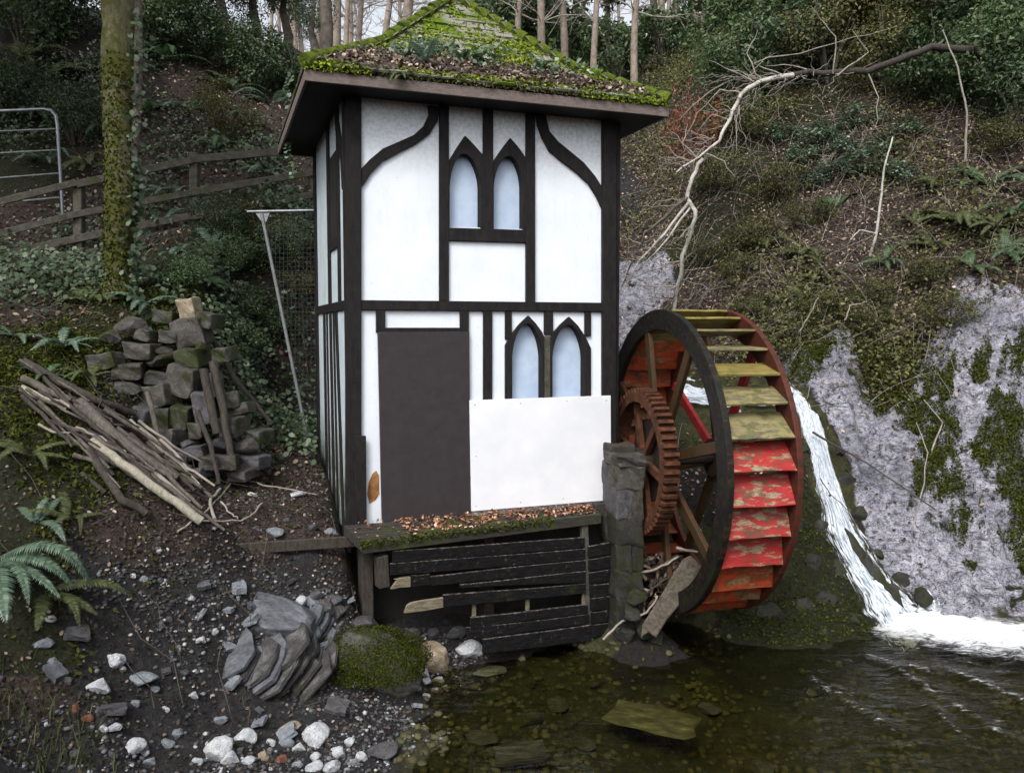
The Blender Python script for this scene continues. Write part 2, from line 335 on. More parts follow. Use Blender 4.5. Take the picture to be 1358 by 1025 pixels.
# ================================================================ terrain
# control points: pixel, distance, zone   (zones: g mud and gravel, l leaf litter, m moss, r pale rock, w stream bed, d dark soil)
WL = -.35      # water level of the pool; z = 0 is the wheel's lowest point
CPX = [
 (20,1015,4.9,'g'),(200,1015,5.2,'g'),(400,1015,5.55,'g'),(20,930,5.1,'l'),(20,860,5.3,'m'),(200,860,6.0,'g'),(330,880,6.5,'g'),(200,930,5.7,'g'),(330,960,6.0,'g'),(440,960,6.1,'g'),
 (20,720,6.0,'m'),(150,720,6.4,'l'),(150,790,6.1,'g'),(300,730,7.0,'d'),(300,800,6.6,'g'),(400,760,7.1,'g'),(440,800,7.0,'g'),(440,860,6.85,'g'),(500,780,7.4,'d'),(540,850,7.4,'g'),(600,880,7.5,'g'),(560,900,7.1,'g'),
 (330,700,7.35,'l'),(440,690,7.6,'l'),(400,620,8.6,'l'),(330,600,9.0,'l'),(420,585,9.3,'d'),(470,700,7.8,'d'),
 (250,620,8.3,'d'),(250,560,8.75,'d'),(250,480,9.05,'m'),(240,400,9.5,'m'),(180,480,8.7,'m'),(180,560,8.0,'d'),(310,600,8.9,'d'),(310,480,9.6,'d'),(310,400,10.2,'d'),
 (60,520,7.6,'m'),(150,600,7.4,'l'),(260,700,7.0,'l'),(20,600,6.8,'m'),(90,650,6.7,'m'),
 (60,430,8.8,'l'),(60,370,10.0,'l'),(160,390,9.6,'m'),(110,450,8.6,'m'),
 (20,358,11.3,'l'),(105,342,11.7,'l'),(258,305,12.2,'l'),(380,285,12.8,'m'),
 (340,560,10.2,'d'),(340,480,10.6,'d'),(340,400,10.9,'d'),(335,300,11.4,'m'),(425,560,10.7,'d'),(425,400,11.3,'d'),(425,300,11.9,'m'),
 (20,200,13.5,'m'),(20,20,17,'d'),(200,200,14,'l'),(200,20,18,'d'),(350,180,15,'l'),(340,80,19,'m'),(470,100,22,'l'),(150,110,15.5,'d'),(280,110,16.5,'l'),
 (-150,700,5.6,'l'),(-150,400,9,'l'),(-150,200,13,'l'),(-150,0,17,'l'),(-150,900,4.4,'l'),
 (600,180,20,'l'),(600,110,25,'l'),(780,105,25,'l'),(500,420,12.5,'d'),(600,400,13,'d'),(700,430,13.5,'d'),
 # far side of the stream
 (1358,800,9.3,'r'),(1358,650,9.7,'r'),(1358,480,10.3,'r'),(1100,500,11.1,'r'),(1200,640,10.0,'r'),(1250,560,10.4,'r'),(1250,790,9.2,'r'),(1130,600,10.4,'r'),(1300,720,9.45,'r'),(1170,720,9.7,'r'),
 (1050,470,11.9,'m'),(1180,460,11.0,'m'),(1000,400,12.6,'l'),(900,420,13.5,'l'),(830,420,14.0,'r'),(850,395,14.3,'r'),(1200,400,11.7,'l'),(1358,350,11.4,'l'),(1320,430,10.8,'r'),
 (1000,200,15.8,'m'),(1100,300,13.4,'l'),(1200,200,14.2,'l'),(1358,150,13.6,'l'),(1358,20,15.8,'d'),(1200,20,17.3,'m'),(1000,60,19.5,'m'),(900,110,21,'m'),
 (830,250,17,'g'),(870,220,17.2,'l'),(850,320,15.5,'l'),(930,300,14.6,'m'),(1550,400,10.5,'l'),(1550,150,12.5,'l'),(1550,700,9.6,'r'),(1550,-100,15,'l'),(1358,-200,19,'l'),
 # mossy mound between the wheel and the fall
 (1075,690,9.2,'m'),(1065,630,9.5,'m'),(1115,760,8.8,'m'),(1160,840,8.3,'m'),(1020,850,8.1,'m'),(1050,760,8.65,'m'),(1000,800,8.4,'m'),(1090,850,8.1,'m'),(1035,590,10.0,'m'),
 # the chute
 (1078,548,10.2,'w'),(1090,620,9.9,'w'),(1106,690,9.55,'w'),(1145,765,9.1,'w'),(1200,835,8.7,'w'),
]
CW = [  # world points: x, y, z, zone
 (1.8,8.4,-.6,'w'),(1.7,7.2,-.75,'w'),(1.6,9.4,-.1,'w'),(1.5,10.2,1.0,'d'),(2.5,11.2,1.72,'w'),(2.0,12.4,1.85,'w'),(3.4,10.6,1.76,'w'),
 (4.3,8.0,-.7,'w'),(3.5,7.6,-.7,'w'),(5.4,8.4,-.55,'w'),
 (.3,5.7,-.56,'w'),(1.5,5.4,-.75,'w'),(.0,7.0,-.48,'w'),(3.5,5.5,-.85,'w'),(3,6.8,-.85,'w'),(5,7.2,-.75,'w'),(5.2,5.5,-.85,'w'),(-.35,6.0,-.42,'w'),(.45,7.5,-.48,'w'),
 (1.0,7.9,-.55,'w'),(.3,8.2,-.25,'d'),(1.2,8.8,-.2,'d'),(1.22,8.15,.2,'d'),(1.12,7.8,-.1,'d'),(1.35,7.75,-.2,'d'),(-.3,7.9,.0,'d'),(0.2,9,.4,'d'),
 (0,3.6,-.5,'w'),(3,2.5,-.85,'w'),(6,2.5,-.6,'w'),(-1.6,3.4,.3,'g'),(-3,2,1.2,'l'),(0,0.3,.6,'g'),(0,-2,1.0,'g'),(3,-3,-.7,'w'),(5,-8,-.7,'w'),(-3,-6,2.2,'l'),(9,0,1.2,'l'),(9,4,1.4,'l'),(7.8,7,.5,'r'),(10,-8,2.5,'l'),(6.4,8.0,-.4,'w'),(-6,-8,4,'l'),
 (-8,3,3.5,'l'),(-9,8,5.2,'l'),(12,8,7,'l'),(-16,14,9,'l'),(14,16,12,'l'),(0,34,12,'l'),(-12,34,12,'l'),(12,34,14,'l'),(0,60,13,'l'),(-25,40,14,'l'),(25,40,16,'l'),(-25,0,9,'l'),(25,0,10,'l'),(-20,-30,8,'l'),(20,-30,8,'l'),(0,-40,1.5,'l'),
]
PTS = np.array([W(a, b, c) for a, b, c, z in CPX] + [q[:3] for q in CW], float)
ZON = [q[3] for q in CPX] + [q[3] for q in CW]
_c = .25
def _phi(ax, ay, bx, by): return np.sqrt((ax[:, None]-bx[None])**2 + (ay[:, None]-by[None])**2 + _c*_c)
_A = _phi(PTS[:, 0], PTS[:, 1], PTS[:, 0], PTS[:, 1]) - np.eye(len(PTS)) * .12
_w = np.linalg.solve(np.vstack([np.hstack([_A, np.ones((len(PTS), 1))]), np.hstack([np.ones((1, len(PTS))), [[0]]])]), np.append(PTS[:, 2], 0))
def zone_w(x, y):
    d2 = (x[:, None]-PTS[None, :, 0])**2 + (y[:, None]-PTS[None, :, 1])**2
    wt = 1 / (d2 + .02)**2; wt /= wt.sum(1, keepdims=True)
    return {z: wt[:, [i for i, q in enumerate(ZON) if q == z]].sum(1) for z in 'glmrwd'}
TH = R(19.8); P1 = np.array([-1.503, 7.5])
EX = np.array([math.cos(TH), math.sin(TH)]); EY = np.array([-math.sin(TH), math.cos(TH)])
HW, HD, HZ = 2.72, 2.35, 1.0
def ground_raw(x, y):
    x = np.asarray(x, float).ravel(); y = np.asarray(y, float).ravel(); out = np.empty(len(x)); Z = {k: np.empty(len(x)) for k in 'glmrwd'}
    for i in range(0, len(x), 40000):
        s = slice(i, i+40000); out[s] = _phi(x[s], y[s], PTS[:, 0], PTS[:, 1]) @ _w[:-1] + _w[-1]
        zz = zone_w(x[s], y[s])
        for k in Z: Z[k][s] = zz[k]
    n1 = fbm(x, y, .55, 3, 5); n2 = fbm(x, y, 2.1, 4, 21); n3 = 1 - np.abs(fbm(x*.8 + y*.5, y*.8 - x*.5, 2.6, 4, 40)) * 2; n4 = fbm(x, y, 9, 3, 61)
    amp = np.clip((np.abs(x) + y - 6) / 8, .15, 1)
    out += n1 * .35 * amp * (1 - Z['w']) + n2 * (.13*Z['l'] + .16*Z['m'] + .10*Z['g'] + .12*Z['d'] + .08*Z['w'] + .10*Z['r']) + n3 * .16 * Z['r'] + Z['r']*(.26*np.abs(fbm((x*.75+y*.65)*2.2, (y*.75-x*.65)*.7, 1.2, 3, 140)) + .10*(np.mod((x*.6-y*.35)*2.3+fbm(x, y, 1.5, 3, 150)*1.2, 1.0))) + n4 * (.03 + .05*Z['r'] + .02*Z['g'])
    mnd = np.exp(-(((x-3.0)/.7)**2+((y-8.7)/.9)**2)); out += mnd*(.22*np.abs(fbm(x, y, 1.7, 3, 210))+.10*fbm(x, y, 3.5, 3, 215)-.06)
    # the hut's footprint is levelled below its floor
    u = (x-P1[0])*EX[0] + (y-P1[1])*EX[1]; v = (x-P1[0])*EY[0] + (y-P1[1])*EY[1]
    ins = np.clip(np.minimum(np.minimum(u+.05, HW+.35-u), np.minimum(v+.75, HD+.3-v))/.25, 0, 1)
    out = out*(1-ins) + np.minimum(out, np.clip(.05 + .5*v, -.55, .85))*ins
    return out, Z
def axis(lo, hi, a, b, fine, growth):
    v = list(np.arange(a, b, fine)); s = fine; q = b
    while q < hi: v.append(q); s *= growth; q += s
    v.append(hi); s = fine; q = a - fine; pre = []
    while q > lo: pre.append(q); s *= growth; q -= s
    pre.append(lo); return np.array(pre[::-1] + v)
GX = axis(-300, 300, -5.5, 8.5, .045, 1.022); GY = axis(-300, 500, 4.2, 12.5, .045, 1.022)
gx, gy = np.meshgrid(GX, GY); gz, ZN = ground_raw(gx, gy); GZ = gz.reshape(gx.shape)
far = np.clip((np.hypot(gx, gy-8) - 45)/60, 0, 1); GZ = GZ*(1-far) + np.clip(GZ, 4, 12)*far
nx, ny = len(GX), len(GY); ii = np.arange(nx*ny).reshape(ny, nx)
faces = np.stack([ii[:-1, :-1], ii[:-1, 1:], ii[1:, 1:], ii[1:, :-1]], -1).reshape(-1, 4)
ter_me = mesh_np('ground', np.stack([gx.ravel(), gy.ravel(), GZ.ravel()], 1), faces, True)
for k in 'glmrwd': add_attr(ter_me, 'z_' + k, ZN[k])
def hz(x, y):
    x = np.atleast_1d(np.asarray(x, float)); y = np.atleast_1d(np.asarray(y, float))
    i = np.clip(np.searchsorted(GX, x) - 1, 0, nx-2); j = np.clip(np.searchsorted(GY, y) - 1, 0, ny-2)
    fx = np.clip((x-GX[i])/(GX[i+1]-GX[i]), 0, 1); fy = np.clip((y-GY[j])/(GY[j+1]-GY[j]), 0, 1)
    return (GZ[j, i]*(1-fx)+GZ[j, i+1]*fx)*(1-fy) + (GZ[j+1, i]*(1-fx)+GZ[j+1, i+1]*fx)*fy
def gnd(x, y): return float(hz(x, y)[0])
def hn(x, y, e=.06):
    a = (hz(x+e, y)-hz(x-e, y))/(2*e); b = (hz(x, y+e)-hz(x, y-e))/(2*e)
    n = np.stack([-a, -b, np.ones_like(a)], 1); return n/np.linalg.norm(n, axis=1, keepdims=True)
def hit(px, py, y0=3.5, y1=45.0):
    """where the ray through a pixel meets the ground"""
    d = ray(px, py); t = np.linspace(y0, y1, 900)/d[1]; g = hz(d[0]*t, d[1]*t); below = np.nonzero(HC + d[2]*t <= g)[0]
    if len(below) == 0: t0 = t[-1]
    else: t0 = t[below[0]]
    return np.array([d[0]*t0, d[1]*t0, gnd(d[0]*t0, d[1]*t0)])
def _terrain():
    t = NT('ground_cover'); w = t.coord('World'); n = t.noise(w, 3, 4, .65); f = t.noise(w, 24, 5, .72)
    soil = t.ramp(f, [(.3, (.010, .008, .007)), (.55, (.028, .023, .020)), (.75, (.06, .05, .044))])
    litter = t.ramp(f, [(.32, (.022, .016, .012)), (.5, (.07, .049, .039)), (.68, (.15, .105, .085)), (.78, (.28, .215, .185))])
    moss = t.ramp(f, [(.3, (.008, .010, .003)), (.5, (.024, .028, .006)), (.7, (.055, .058, .013))])
    gravel = t.ramp(f, [(.3, (.014, .013, .014)), (.5, (.036, .034, .036)), (.66, (.075, .072, .076)), (.76, (.20, .205, .21))])
    cn = t.noise(w, 9, 7, .75, .3); n2 = t.noise(w, 1.4, 5, .6, .4)
    rock = t.mix(t.ramp(n2, [(.35, 0.0), (.65, 1.0)]), (.20, .205, .24), (.46, .455, .51))
    rock = t.mix(1.0, rock, t.ramp(cn, [(.34, .12), (.43, .7), (.52, 1.05), (.70, 1.4)]), 'MULTIPLY')
    def crack(co_, sc, wd, amt, r_):
        nonlocal rock
        q = t.math('ABSOLUTE', t.math('SUBTRACT', t.noise(co_, sc, 4, .62, .8), .5)); rock = t.mix(t.math('MULTIPLY', t.ramp(q, [(0.0, 1.0), (wd, 0.0)]), amt), rock, (.03, .028, .031))
    mv = t.new('ShaderNodeMapping'); mv.inputs['Rotation'].default_value = (.5, .3, .6); mv.inputs['Scale'].default_value = (.8, 1.6, 2.2); t.l.new(w, mv.inputs[0])
    crack(mv.outputs[0], 2.2, .02, .95, 0); crack(mv.outputs[0], 7.5, .03, .85, 0); crack(mv.outputs[0], 19, .045, .7, 0)
    rmoss = t.ramp(t.noise(w, 1.9, 5, .66, .3), [(.60, 0.0), (.64, 1.0)])
    rock = t.mix(rmoss, t.mix(1.0, rock, (1.95, 1.95, 2.0), 'MULTIPLY'), moss)
    bed = t.ramp(cn, [(.3, (.020, .021, .006)), (.5, (.058, .06, .018)), (.7, (.13, .128, .05))])
    c = soil
    def lay(c, col, zone, hard=.5):
        k = t.math('ADD', t.attr('z_' + zone), t.math('MULTIPLY', t.math('SUBTRACT', n, .5), .9))
        return t.mix(t.ramp(k, [(hard-.07, 0.0), (hard+.07, 1.0)]), c, col)
    c = lay(c, litter, 'l', .45); c = lay(c, moss, 'm', .42); c = lay(c, gravel, 'g', .45); c = lay(c, rock, 'r', .48); c = lay(c, bed, 'w', .5)
    c = t.mix(1.0, c, (.45, .45, .45), 'MULTIPLY')
    t.set(Base_Color=c, Roughness=.85, Specular_IOR_Level=.3)
    t.bump(f, .9, .04); return t.m
tag(obj('ground', ter_me, _terrain()), kind='structure')

# ---------------------------------------------------------------- stream, fall and foam
def _water():
    t = NT('stream_water'); w = t.coord('World'); fr = t.new('ShaderNodeFresnel'); fr.inputs['IOR'].default_value = 1.33
    tr = t.new('ShaderNodeBsdfTransparent'); tr.inputs[0].default_value = (.74, .73, .50, 1)
    gl = t.new('ShaderNodeBsdfGlossy'); gl.inputs['Roughness'].default_value = .06
    mp = t.new('ShaderNodeMapping'); mp.inputs['Rotation'].default_value = (0, 0, .5); mp.inputs['Scale'].default_value = (1.0, 2.8, 1); t.l.new(w, mp.inputs[0])
    b = t.new('ShaderNodeBump'); b.inputs['Strength'].default_value = .5; b.inputs['Distance'].default_value = .05
    t.l.new(t.noise(mp.outputs[0], 3.2, 4, .5, .8), b.inputs['Height'])
    t.l.new(b.outputs[0], gl.inputs['Normal']); t.l.new(b.outputs[0], fr.inputs['Normal'])
    mx = t.new('ShaderNodeMixShader'); t.l.new(fr.outputs[0], mx.inputs[0]); t.l.new(tr.outputs[0], mx.inputs[1]); t.l.new(gl.outputs[0], mx.inputs[2])
    # foam carried on the surface, plus ripple reflections painted as pale streaks
    df = t.new('ShaderNodeBsdfDiffuse'); df.inputs[0].default_value = (.86, .88, .9, 1)
    fo = t.attr('foam_glint'); nn = t.noise(mp.outputs[0], 6, 8, .72, 1.4); k = t.math('ADD', fo, t.math('MULTIPLY', t.math('SUBTRACT', nn, .5), 1.7))
    m2 = t.new('ShaderNodeMixShader'); t.l.new(t.ramp(k, [(.38, 0.0), (.95, 1.0)]), m2.inputs[0]); t.l.new(mx.outputs[0], m2.inputs[1]); t.l.new(df.outputs[0], m2.inputs[2])
    t.l.new(m2.outputs[0], t.out.inputs['Surface']); return t.m
wx = np.arange(-2.2, 9.5, .06); wy = np.concatenate([np.arange(-40, 3.5, 1.0), np.arange(3.5, 10.6, .05)])
ax_, ay_ = np.meshgrid(wx, wy)
base_pt = Wz(1200, 825, WL); fdir = np.array([.86, -.5])
rel = np.stack([ax_-base_pt[0], ay_-base_pt[1]], -1); along = rel @ fdir; across = rel @ np.array([.5, .86])
foam_glint = np.clip(1.25 - np.hypot(np.where(along > 0, along*.34, along*1.7), (across)*1.3), 0, 1)
for (qx, qy, q2x, q2y, wd, am) in ((1075, 900, 1180, 965, .07, .40), (1085, 903, 1150, 925, .05, .34), (1180, 880, 1330, 975, .08, .36), (1230, 930, 1280, 985, .06, .34), (1150, 870, 1230, 890, .09, .38), (1260, 890, 1358, 930, .10, .42)):  # pale streaks: reflections on ripples, painted into the mask
    a = Wz(qx, qy, WL)[:2]; b = Wz(q2x, q2y, WL)[:2]; d = b-a; L = np.hypot(*d); d = d/L; rr = np.stack([ax_-a[0], ay_-a[1]], -1); s = np.clip(rr @ d, 0, L)
    dist = np.hypot(rr[..., 0]-s*d[0], rr[..., 1]-s*d[1]); foam_glint = np.maximum(foam_glint, am*np.exp(-(dist/wd)**2))
wzv = WL + .012*fbm(ax_, ay_*2, 2.2, 3, 8) + .07*foam_glint*(1+fbm(ax_, ay_, 6, 3, 9)) + .02*np.exp(-np.hypot(rel[..., 0], rel[..., 1])/2)*fbm(ax_+ay_, ay_, 3, 2, 12)
ni = np.arange(ax_.size).reshape(ax_.shape)
wme = mesh_np('water', np.stack([ax_.ravel(), ay_.ravel(), wzv.ravel()], 1), np.stack([ni[:-1, :-1], ni[:-1, 1:], ni[1:, 1:], ni[1:, :-1]], -1).reshape(-1, 4), True)
add_attr(wme, 'foam_glint', foam_glint.ravel()); tag(obj('water', wme, _water()), kind='structure')

def _fall():
    t = NT('falling_white_water'); df = t.p; t.set(Roughness=.4, Specular_IOR_Level=.5)
    a = t.attr('s'); b = t.attr('c'); co = t.new('ShaderNodeCombineXYZ'); t.l.new(t.math('MULTIPLY', a, 1.5), co.inputs[0]); t.l.new(t.math('MULTIPLY', b, 7), co.inputs[1])
    n = t.noise(co.outputs[0], 1.6, 8, .68, .5); t.set(Base_Color=t.ramp(n, [(.36, (.24, .30, .36)), (.5, (.60, .67, .75)), (.62, (.88, .91, .95))])); k = t.math('ADD', t.attr('edge'), t.math('MULTIPLY', t.math('SUBTRACT', n, .5), 2.4))
    tr = t.new('ShaderNodeBsdfTransparent'); mx = t.new('ShaderNodeMixShader'); t.l.new(t.ramp(k, [(.3, 0.0), (.8, 1.0)]), mx.inputs[0])
    t.l.new(tr.outputs[0], mx.inputs[1]); t.l.new(df.outputs[0], mx.inputs[2]); t.l.new(mx.outputs[0], t.out.inputs['Surface']); t.bump(n, .5, .05); return t.m
FALLM = _fall()
def strands(name, path, widths, n, seed, wr=(.03, .09), lift=.05, label=None):
    r = np.random.default_rng(seed); V = []; Fc = []; S_ = []; C_ = []; E_ = []; P = np.array(path); m = 5; ns = 46
    for k in range(n):
        s0 = max(0, r.uniform(-.6, .55)*(len(P)-1)); s1 = min(len(P)-1, s0+r.uniform(.25, .8)*(len(P)-1)); s = np.linspace(s0, s1, ns); i = np.clip(s.astype(int), 0, len(P)-2); f = (s-i)[:, None]
        C = P[i]*(1-f)+P[i+1]*f; wd = np.interp(s, np.arange(len(P)), widths); T = np.gradient(C, axis=0)[:, :2]; N2 = np.stack([T[:, 1], -T[:, 0]], 1); N2 /= np.linalg.norm(N2, axis=1, keepdims=True)+1e-9
        off = r.normal(0, .5)+.05*np.sin(s*r.uniform(1, 2.5)+r.uniform(0, 6)); hw = r.uniform(*wr)*(1+.4*np.sin(s*r.uniform(2, 5)+k))*np.clip(np.minimum(s-s0, s1-s)*3+.15, .15, 1)
        cc = np.linspace(-1, 1, m); X = C[:, None, 0]+N2[:, None, 0]*(off*wd)[:, None]+N2[:, None, 0]*cc*hw[:, None]; Y = C[:, None, 1]+N2[:, None, 1]*(off*wd)[:, None]+N2[:, None, 1]*cc*hw[:, None]
        Z = np.maximum(hz(X.ravel(), Y.ravel()).reshape(X.shape)+.012, C[:, None, 2]+r.uniform(-.02, lift)+.02*(1-cc**2)) + .02*fbm(X*4+k, Y*3, 3, 3, 70)
        q = np.arange(ns*m).reshape(ns, m)+len(V)*ns*m; V.append(np.stack([X, Y, Z], -1).reshape(-1, 3)); Fc.append(np.stack([q[:-1, :-1], q[:-1, 1:], q[1:, 1:], q[1:, :-1]], -1).reshape(-1, 4))
        S_.append(np.repeat(s*2+k*3.7, m)); C_.append(np.tile(cc*.5+k, ns)); E_.append(np.clip(1.0-np.abs(np.tile(cc, ns))**1.5*.75, 0, 1))
    me = mesh_np(name, np.concatenate(V), np.concatenate(Fc), True); add_attr(me, 's', np.concatenate(S_)); add_attr(me, 'c', np.concatenate(C_)); add_attr(me, 'edge', np.concatenate(E_)); return tag(obj(name, me, FALLM), kind='structure')
FP = [W(*q) for q in ((1030,532,11.0),(1056,538,10.6),(1074,552,10.2),(1084,590,10.05),(1092,632,9.9),(1104,682,9.65),(1128,738,9.32),(1160,785,9.0),(1196,828,8.72),(1225,845,8.55))]
def sheet(name, path, widths, parent=None, n=90, m=21):
    P = np.array(path); s = np.linspace(0, len(P)-1, n); i = np.clip(s.astype(int), 0, len(P)-2); f = (s-i)[:, None]; C = P[i]*(1-f)+P[i+1]*f; wd = np.interp(s, np.arange(len(P)), widths)*(1+.25*fbm(s*1.7, s*0, 1, 3, 91)); T = np.gradient(C, axis=0)[:, :2]
    N2 = np.stack([T[:, 1], -T[:, 0]], 1); N2 /= np.linalg.norm(N2, axis=1, keepdims=True)+1e-9; c = np.linspace(-1, 1, m); X = C[:, None, 0]+N2[:, None, 0]*c*wd[:, None]; Y = C[:, None, 1]+N2[:, None, 1]*c*wd[:, None]
    Z = hz(X.ravel(), Y.ravel()).reshape(X.shape)+.035+.05*fbm(X*2, Y*2, 3, 3, 92); k = np.arange(n*m).reshape(n, m); me = mesh_np(name, np.stack([X, Y, Z], -1).reshape(-1, 3), np.stack([k[:-1, :-1], k[:-1, 1:], k[1:, 1:], k[1:, :-1]], -1).reshape(-1, 4), True)
    add_attr(me, 's', np.repeat(s*1.3, m)); add_attr(me, 'c', np.tile(c*1.1, n)); add_attr(me, 'edge', np.clip(.82-np.abs(np.tile(c, n))**2*.75, 0, 1)); return tag(obj(name, me, FALLM), kind='structure')
sheet('white_water', FP, [.2, .16, .13, .14, .17, .28, .33, .40, .52, .7])
strands('waterfall', FP, [.12, .10, .10, .11, .12, .15, .19, .26, .36, .5], 20, 5, (.018, .055))
strands('stream_cascade', [(1.7, 13.2, 2.1), (2.0, 12.4, 1.95), (2.4, 11.6, 1.82), (2.9, 10.9, 1.78), (3.5, 10.5, 1.80)], [.3, .3, .28, .28, .2], 11, 6, (.02, .06))
# ================================================================ the half-timbered hut
hut = empty('half_timbered_hut', (P1[0], P1[1], HZ), TH)
tag(hut, 'tall narrow black and white half-timbered hut with mossy pyramid roof beside the water wheel', 'hut')
def front(px, py, off=0.0):
    """pixel -> hut coordinates (u, z) on the vertical plane `off` metres in front of the facade"""
    d = ray(px, py); o2 = np.array([0., 0.]) - P1; dv = d[0]*EY[0] + d[1]*EY[1]; ov = o2 @ EY
    t = (-off - ov)/dv; return (o2 @ EX) + t*(d[0]*EX[0] + d[1]*EX[1]), HC + t*d[2] - HZ
def side(px, py, off=0.0):
    d = ray(px, py); o2 = -P1; du = d[0]*EX[0] + d[1]*EX[1]; t = (-off - o2 @ EX)/du
    return (o2 @ EY) + t*(d[0]*EY[0] + d[1]*EY[1]), HC + t*d[2] - HZ
def fpoly(name, pts, b, f, mat, parent=None, bevel=.004):
    q = [front(x, y, f) for x, y in pts]; m = MB(); m.prism([(u, -f, z) for u, z in q], [(u, -b, z) for u, z in q])
    return m.build(name, mat, parent or hut, bevel)
def frect(name, x0, y0, x1, y1, b, f, mat, parent=None, bevel=.004):
    return fpoly(name, [(x0, y0), (x1, y0), (x1, y1), (x0, y1)], b, f, mat, parent, bevel)
EAVE = 4.95 - HZ
def arch(ix0, ix1, base, spring, apex_x, apex_y, n=7):
    L = [(ix0, base)]
    for k in range(n+1):
        a = k/n; L.append((ix0 + (apex_x-ix0)*(1-math.cos(a*math.pi/2))**.85*1.0, spring + (apex_y-spring)*math.sin(a*math.pi/2)))
    Rr = [(ix1, base)]
    for k in range(n+1):
        a = k/n; Rr.append((ix1 + (apex_x-ix1)*(1-math.cos(a*math.pi/2))**.85, spring + (apex_y-spring)*math.sin(a*math.pi/2)))
    return L + Rr[::-1][1:]
WIN = [ # inner outline, outer outline
 (arch(596.5, 637.5, 302, 248, 615, 204), [(595.6, 302), (595.6, 213), (603, 201), (610, 190), (617, 180), (626, 189), (635, 199), (641.2, 206), (641.2, 302)]),
 (arch(655, 693.5, 304, 248, 675.5, 207), [(654.4, 304), (654.4, 214), (662, 203), (670, 192), (677, 183), (685, 192), (692, 201), (697.8, 210), (697.8, 304)]),
 (arch(679.5, 719, 530, 474, 699.5, 429), [(670.5, 530), (670.5, 458), (678, 444), (689, 430), (701, 418.5), (711, 429), (719, 440), (722, 447), (722, 530)]),
 (arch(733, 775.5, 530, 474, 754.5, 431), [(730, 530), (730, 448), (735, 440), (744, 430), (755, 420), (767, 432), (777, 447), (784, 462), (784, 530)]),
]
# facade plaster, with real openings for the four pointed windows
bm = bmesh.new(); edges = []
def loop(pts):
    vs = [bm.verts.new((u, 0, z)) for u, z in pts]
    for i in range(len(vs)): edges.append(bm.edges.new((vs[i], vs[(i+1) % len(vs)])))
loop([(0.02, -.12), (HW-.02, -.12), (HW-.02, EAVE), (0.02, EAVE)])
for inner, outer in WIN: loop([front(x, y, 0) for x, y in inner])
bmesh.ops.triangle_fill(bm, use_beauty=True, edges=edges)
me = bpy.data.meshes.new('plaster_wall'); bm.to_mesh(me); bm.free()
obj('plaster_wall', me, M['plaster'], hut)
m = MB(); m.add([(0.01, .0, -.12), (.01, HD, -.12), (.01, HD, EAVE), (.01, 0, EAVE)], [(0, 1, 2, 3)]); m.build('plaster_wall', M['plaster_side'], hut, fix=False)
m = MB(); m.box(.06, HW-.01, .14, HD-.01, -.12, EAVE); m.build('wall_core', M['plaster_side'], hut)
T = M['timber']
frect('corner_post', 458.5, 128, 479.5, 706, -.0, .045, T)
frect('corner_post', 799.5, 150, 817.5, 700, -.0, .045, T)
m = MB(); m.box(-.012, .02, .001, .05, -.25, EAVE); m.build('corner_post', T, hut, .004)
m = MB(); m.box(-.012, .1, HD-.16, HD, -.25, EAVE); m.build('corner_post', T, hut, .004)
m = MB(); m.box(HW-.1, HW+.04, 0.0, .12, -.6, EAVE); m.build('corner_post', T, hut, .004)
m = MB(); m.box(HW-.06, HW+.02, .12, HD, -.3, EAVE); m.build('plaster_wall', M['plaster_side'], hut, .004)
m = MB(); m.box(HW-.1, HW+.05, HD-.14, HD, -.6, EAVE); m.build('corner_post', T, hut, .004)
fpoly('curved_brace', [(567.5,140),(569,152),(562,167),(549,179),(529,188),(508,197),(490,212),(479,224),(479,249),(484,243),(492,230),(508,214),(530,202),(552,191),(570,178),(581,160),(583,142)], 0, .032, T)
fpoly('curved_brace', [(711,150),(713,166),(719,183),(729,201),(746,215),(766,230),(781,244),(792,262),(800,280),(800,250),(790,234),(775,216),(757,201),(741,188),(729,174),(724,152)], 0, .032, T)
for x0, x1, y1 in ((583, 595.6, 399), (698, 710, 401), (641.2, 654.4, 306)):
    frect('timber_stud', x0, 140, x1, y1, 0, .036, T)
fpoly('sill_beam', [(595.6, 302), (698, 305), (698, 322), (595.6, 319)], 0, .034, T)
fpoly('mid_rail', [(479.5, 398), (799.5, 401.5), (799.5, 413.5), (479.5, 411)], 0, .038, T)
frect('timber_stud', 499, 410, 511, 441, 0, .034, T); frect('timber_stud', 610.5, 411, 622, 441, 0, .034, T)
fpoly('door_header', [(511, 434.6), (610.5, 434.6), (610.5, 441), (511, 441)], 0, .032, T)
frect('timber_stud', 641.5, 411, 653, 531, 0, .034, T)
frect('timber_stud', 722.2, 412, 733.8, 444, 0, .030, T)
frect('timber_stud', 776, 412.5, 784.2, 446, 0, .030, T); frect('timber_stud', 670.4, 412.5, 679, 450, 0, .030, T)
for i, (inner, outer) in enumerate(WIN):
    wdw = fpoly('window', outer + inner[::-1], -.085, .028 + .001*i, T, None, .003)
    xs = [p[0] for p in inner]; ys = [p[1] for p in inner]
    q = [front(x, y, -.075) for x, y in ((min(xs)-12, min(ys)-8), (max(xs)+12, min(ys)-8), (max(xs)+12, max(ys)+6), (min(xs)-12, max(ys)+6))]
    mm = MB(); mm.add([(u, .075, z) for u, z in q], [(0, 1, 2, 3)]); mm.build('pane', M['pane'], wdw)
fpoly('mullion', [(719.5, 446), (733, 446), (733, 529), (719.5, 529)], -.03, .022, M['fence'])
door = fpoly('door', [(501.5, 440.5), (622.5, 440), (624.5, 681), (507, 692)], .004, .05, M['door'], None, .003)
cboard = fpoly('cover_board', [(622.8, 531), (810, 524.5), (810.5, 663), (625.2, 678)], .047, .062, M['board'], None, .002)
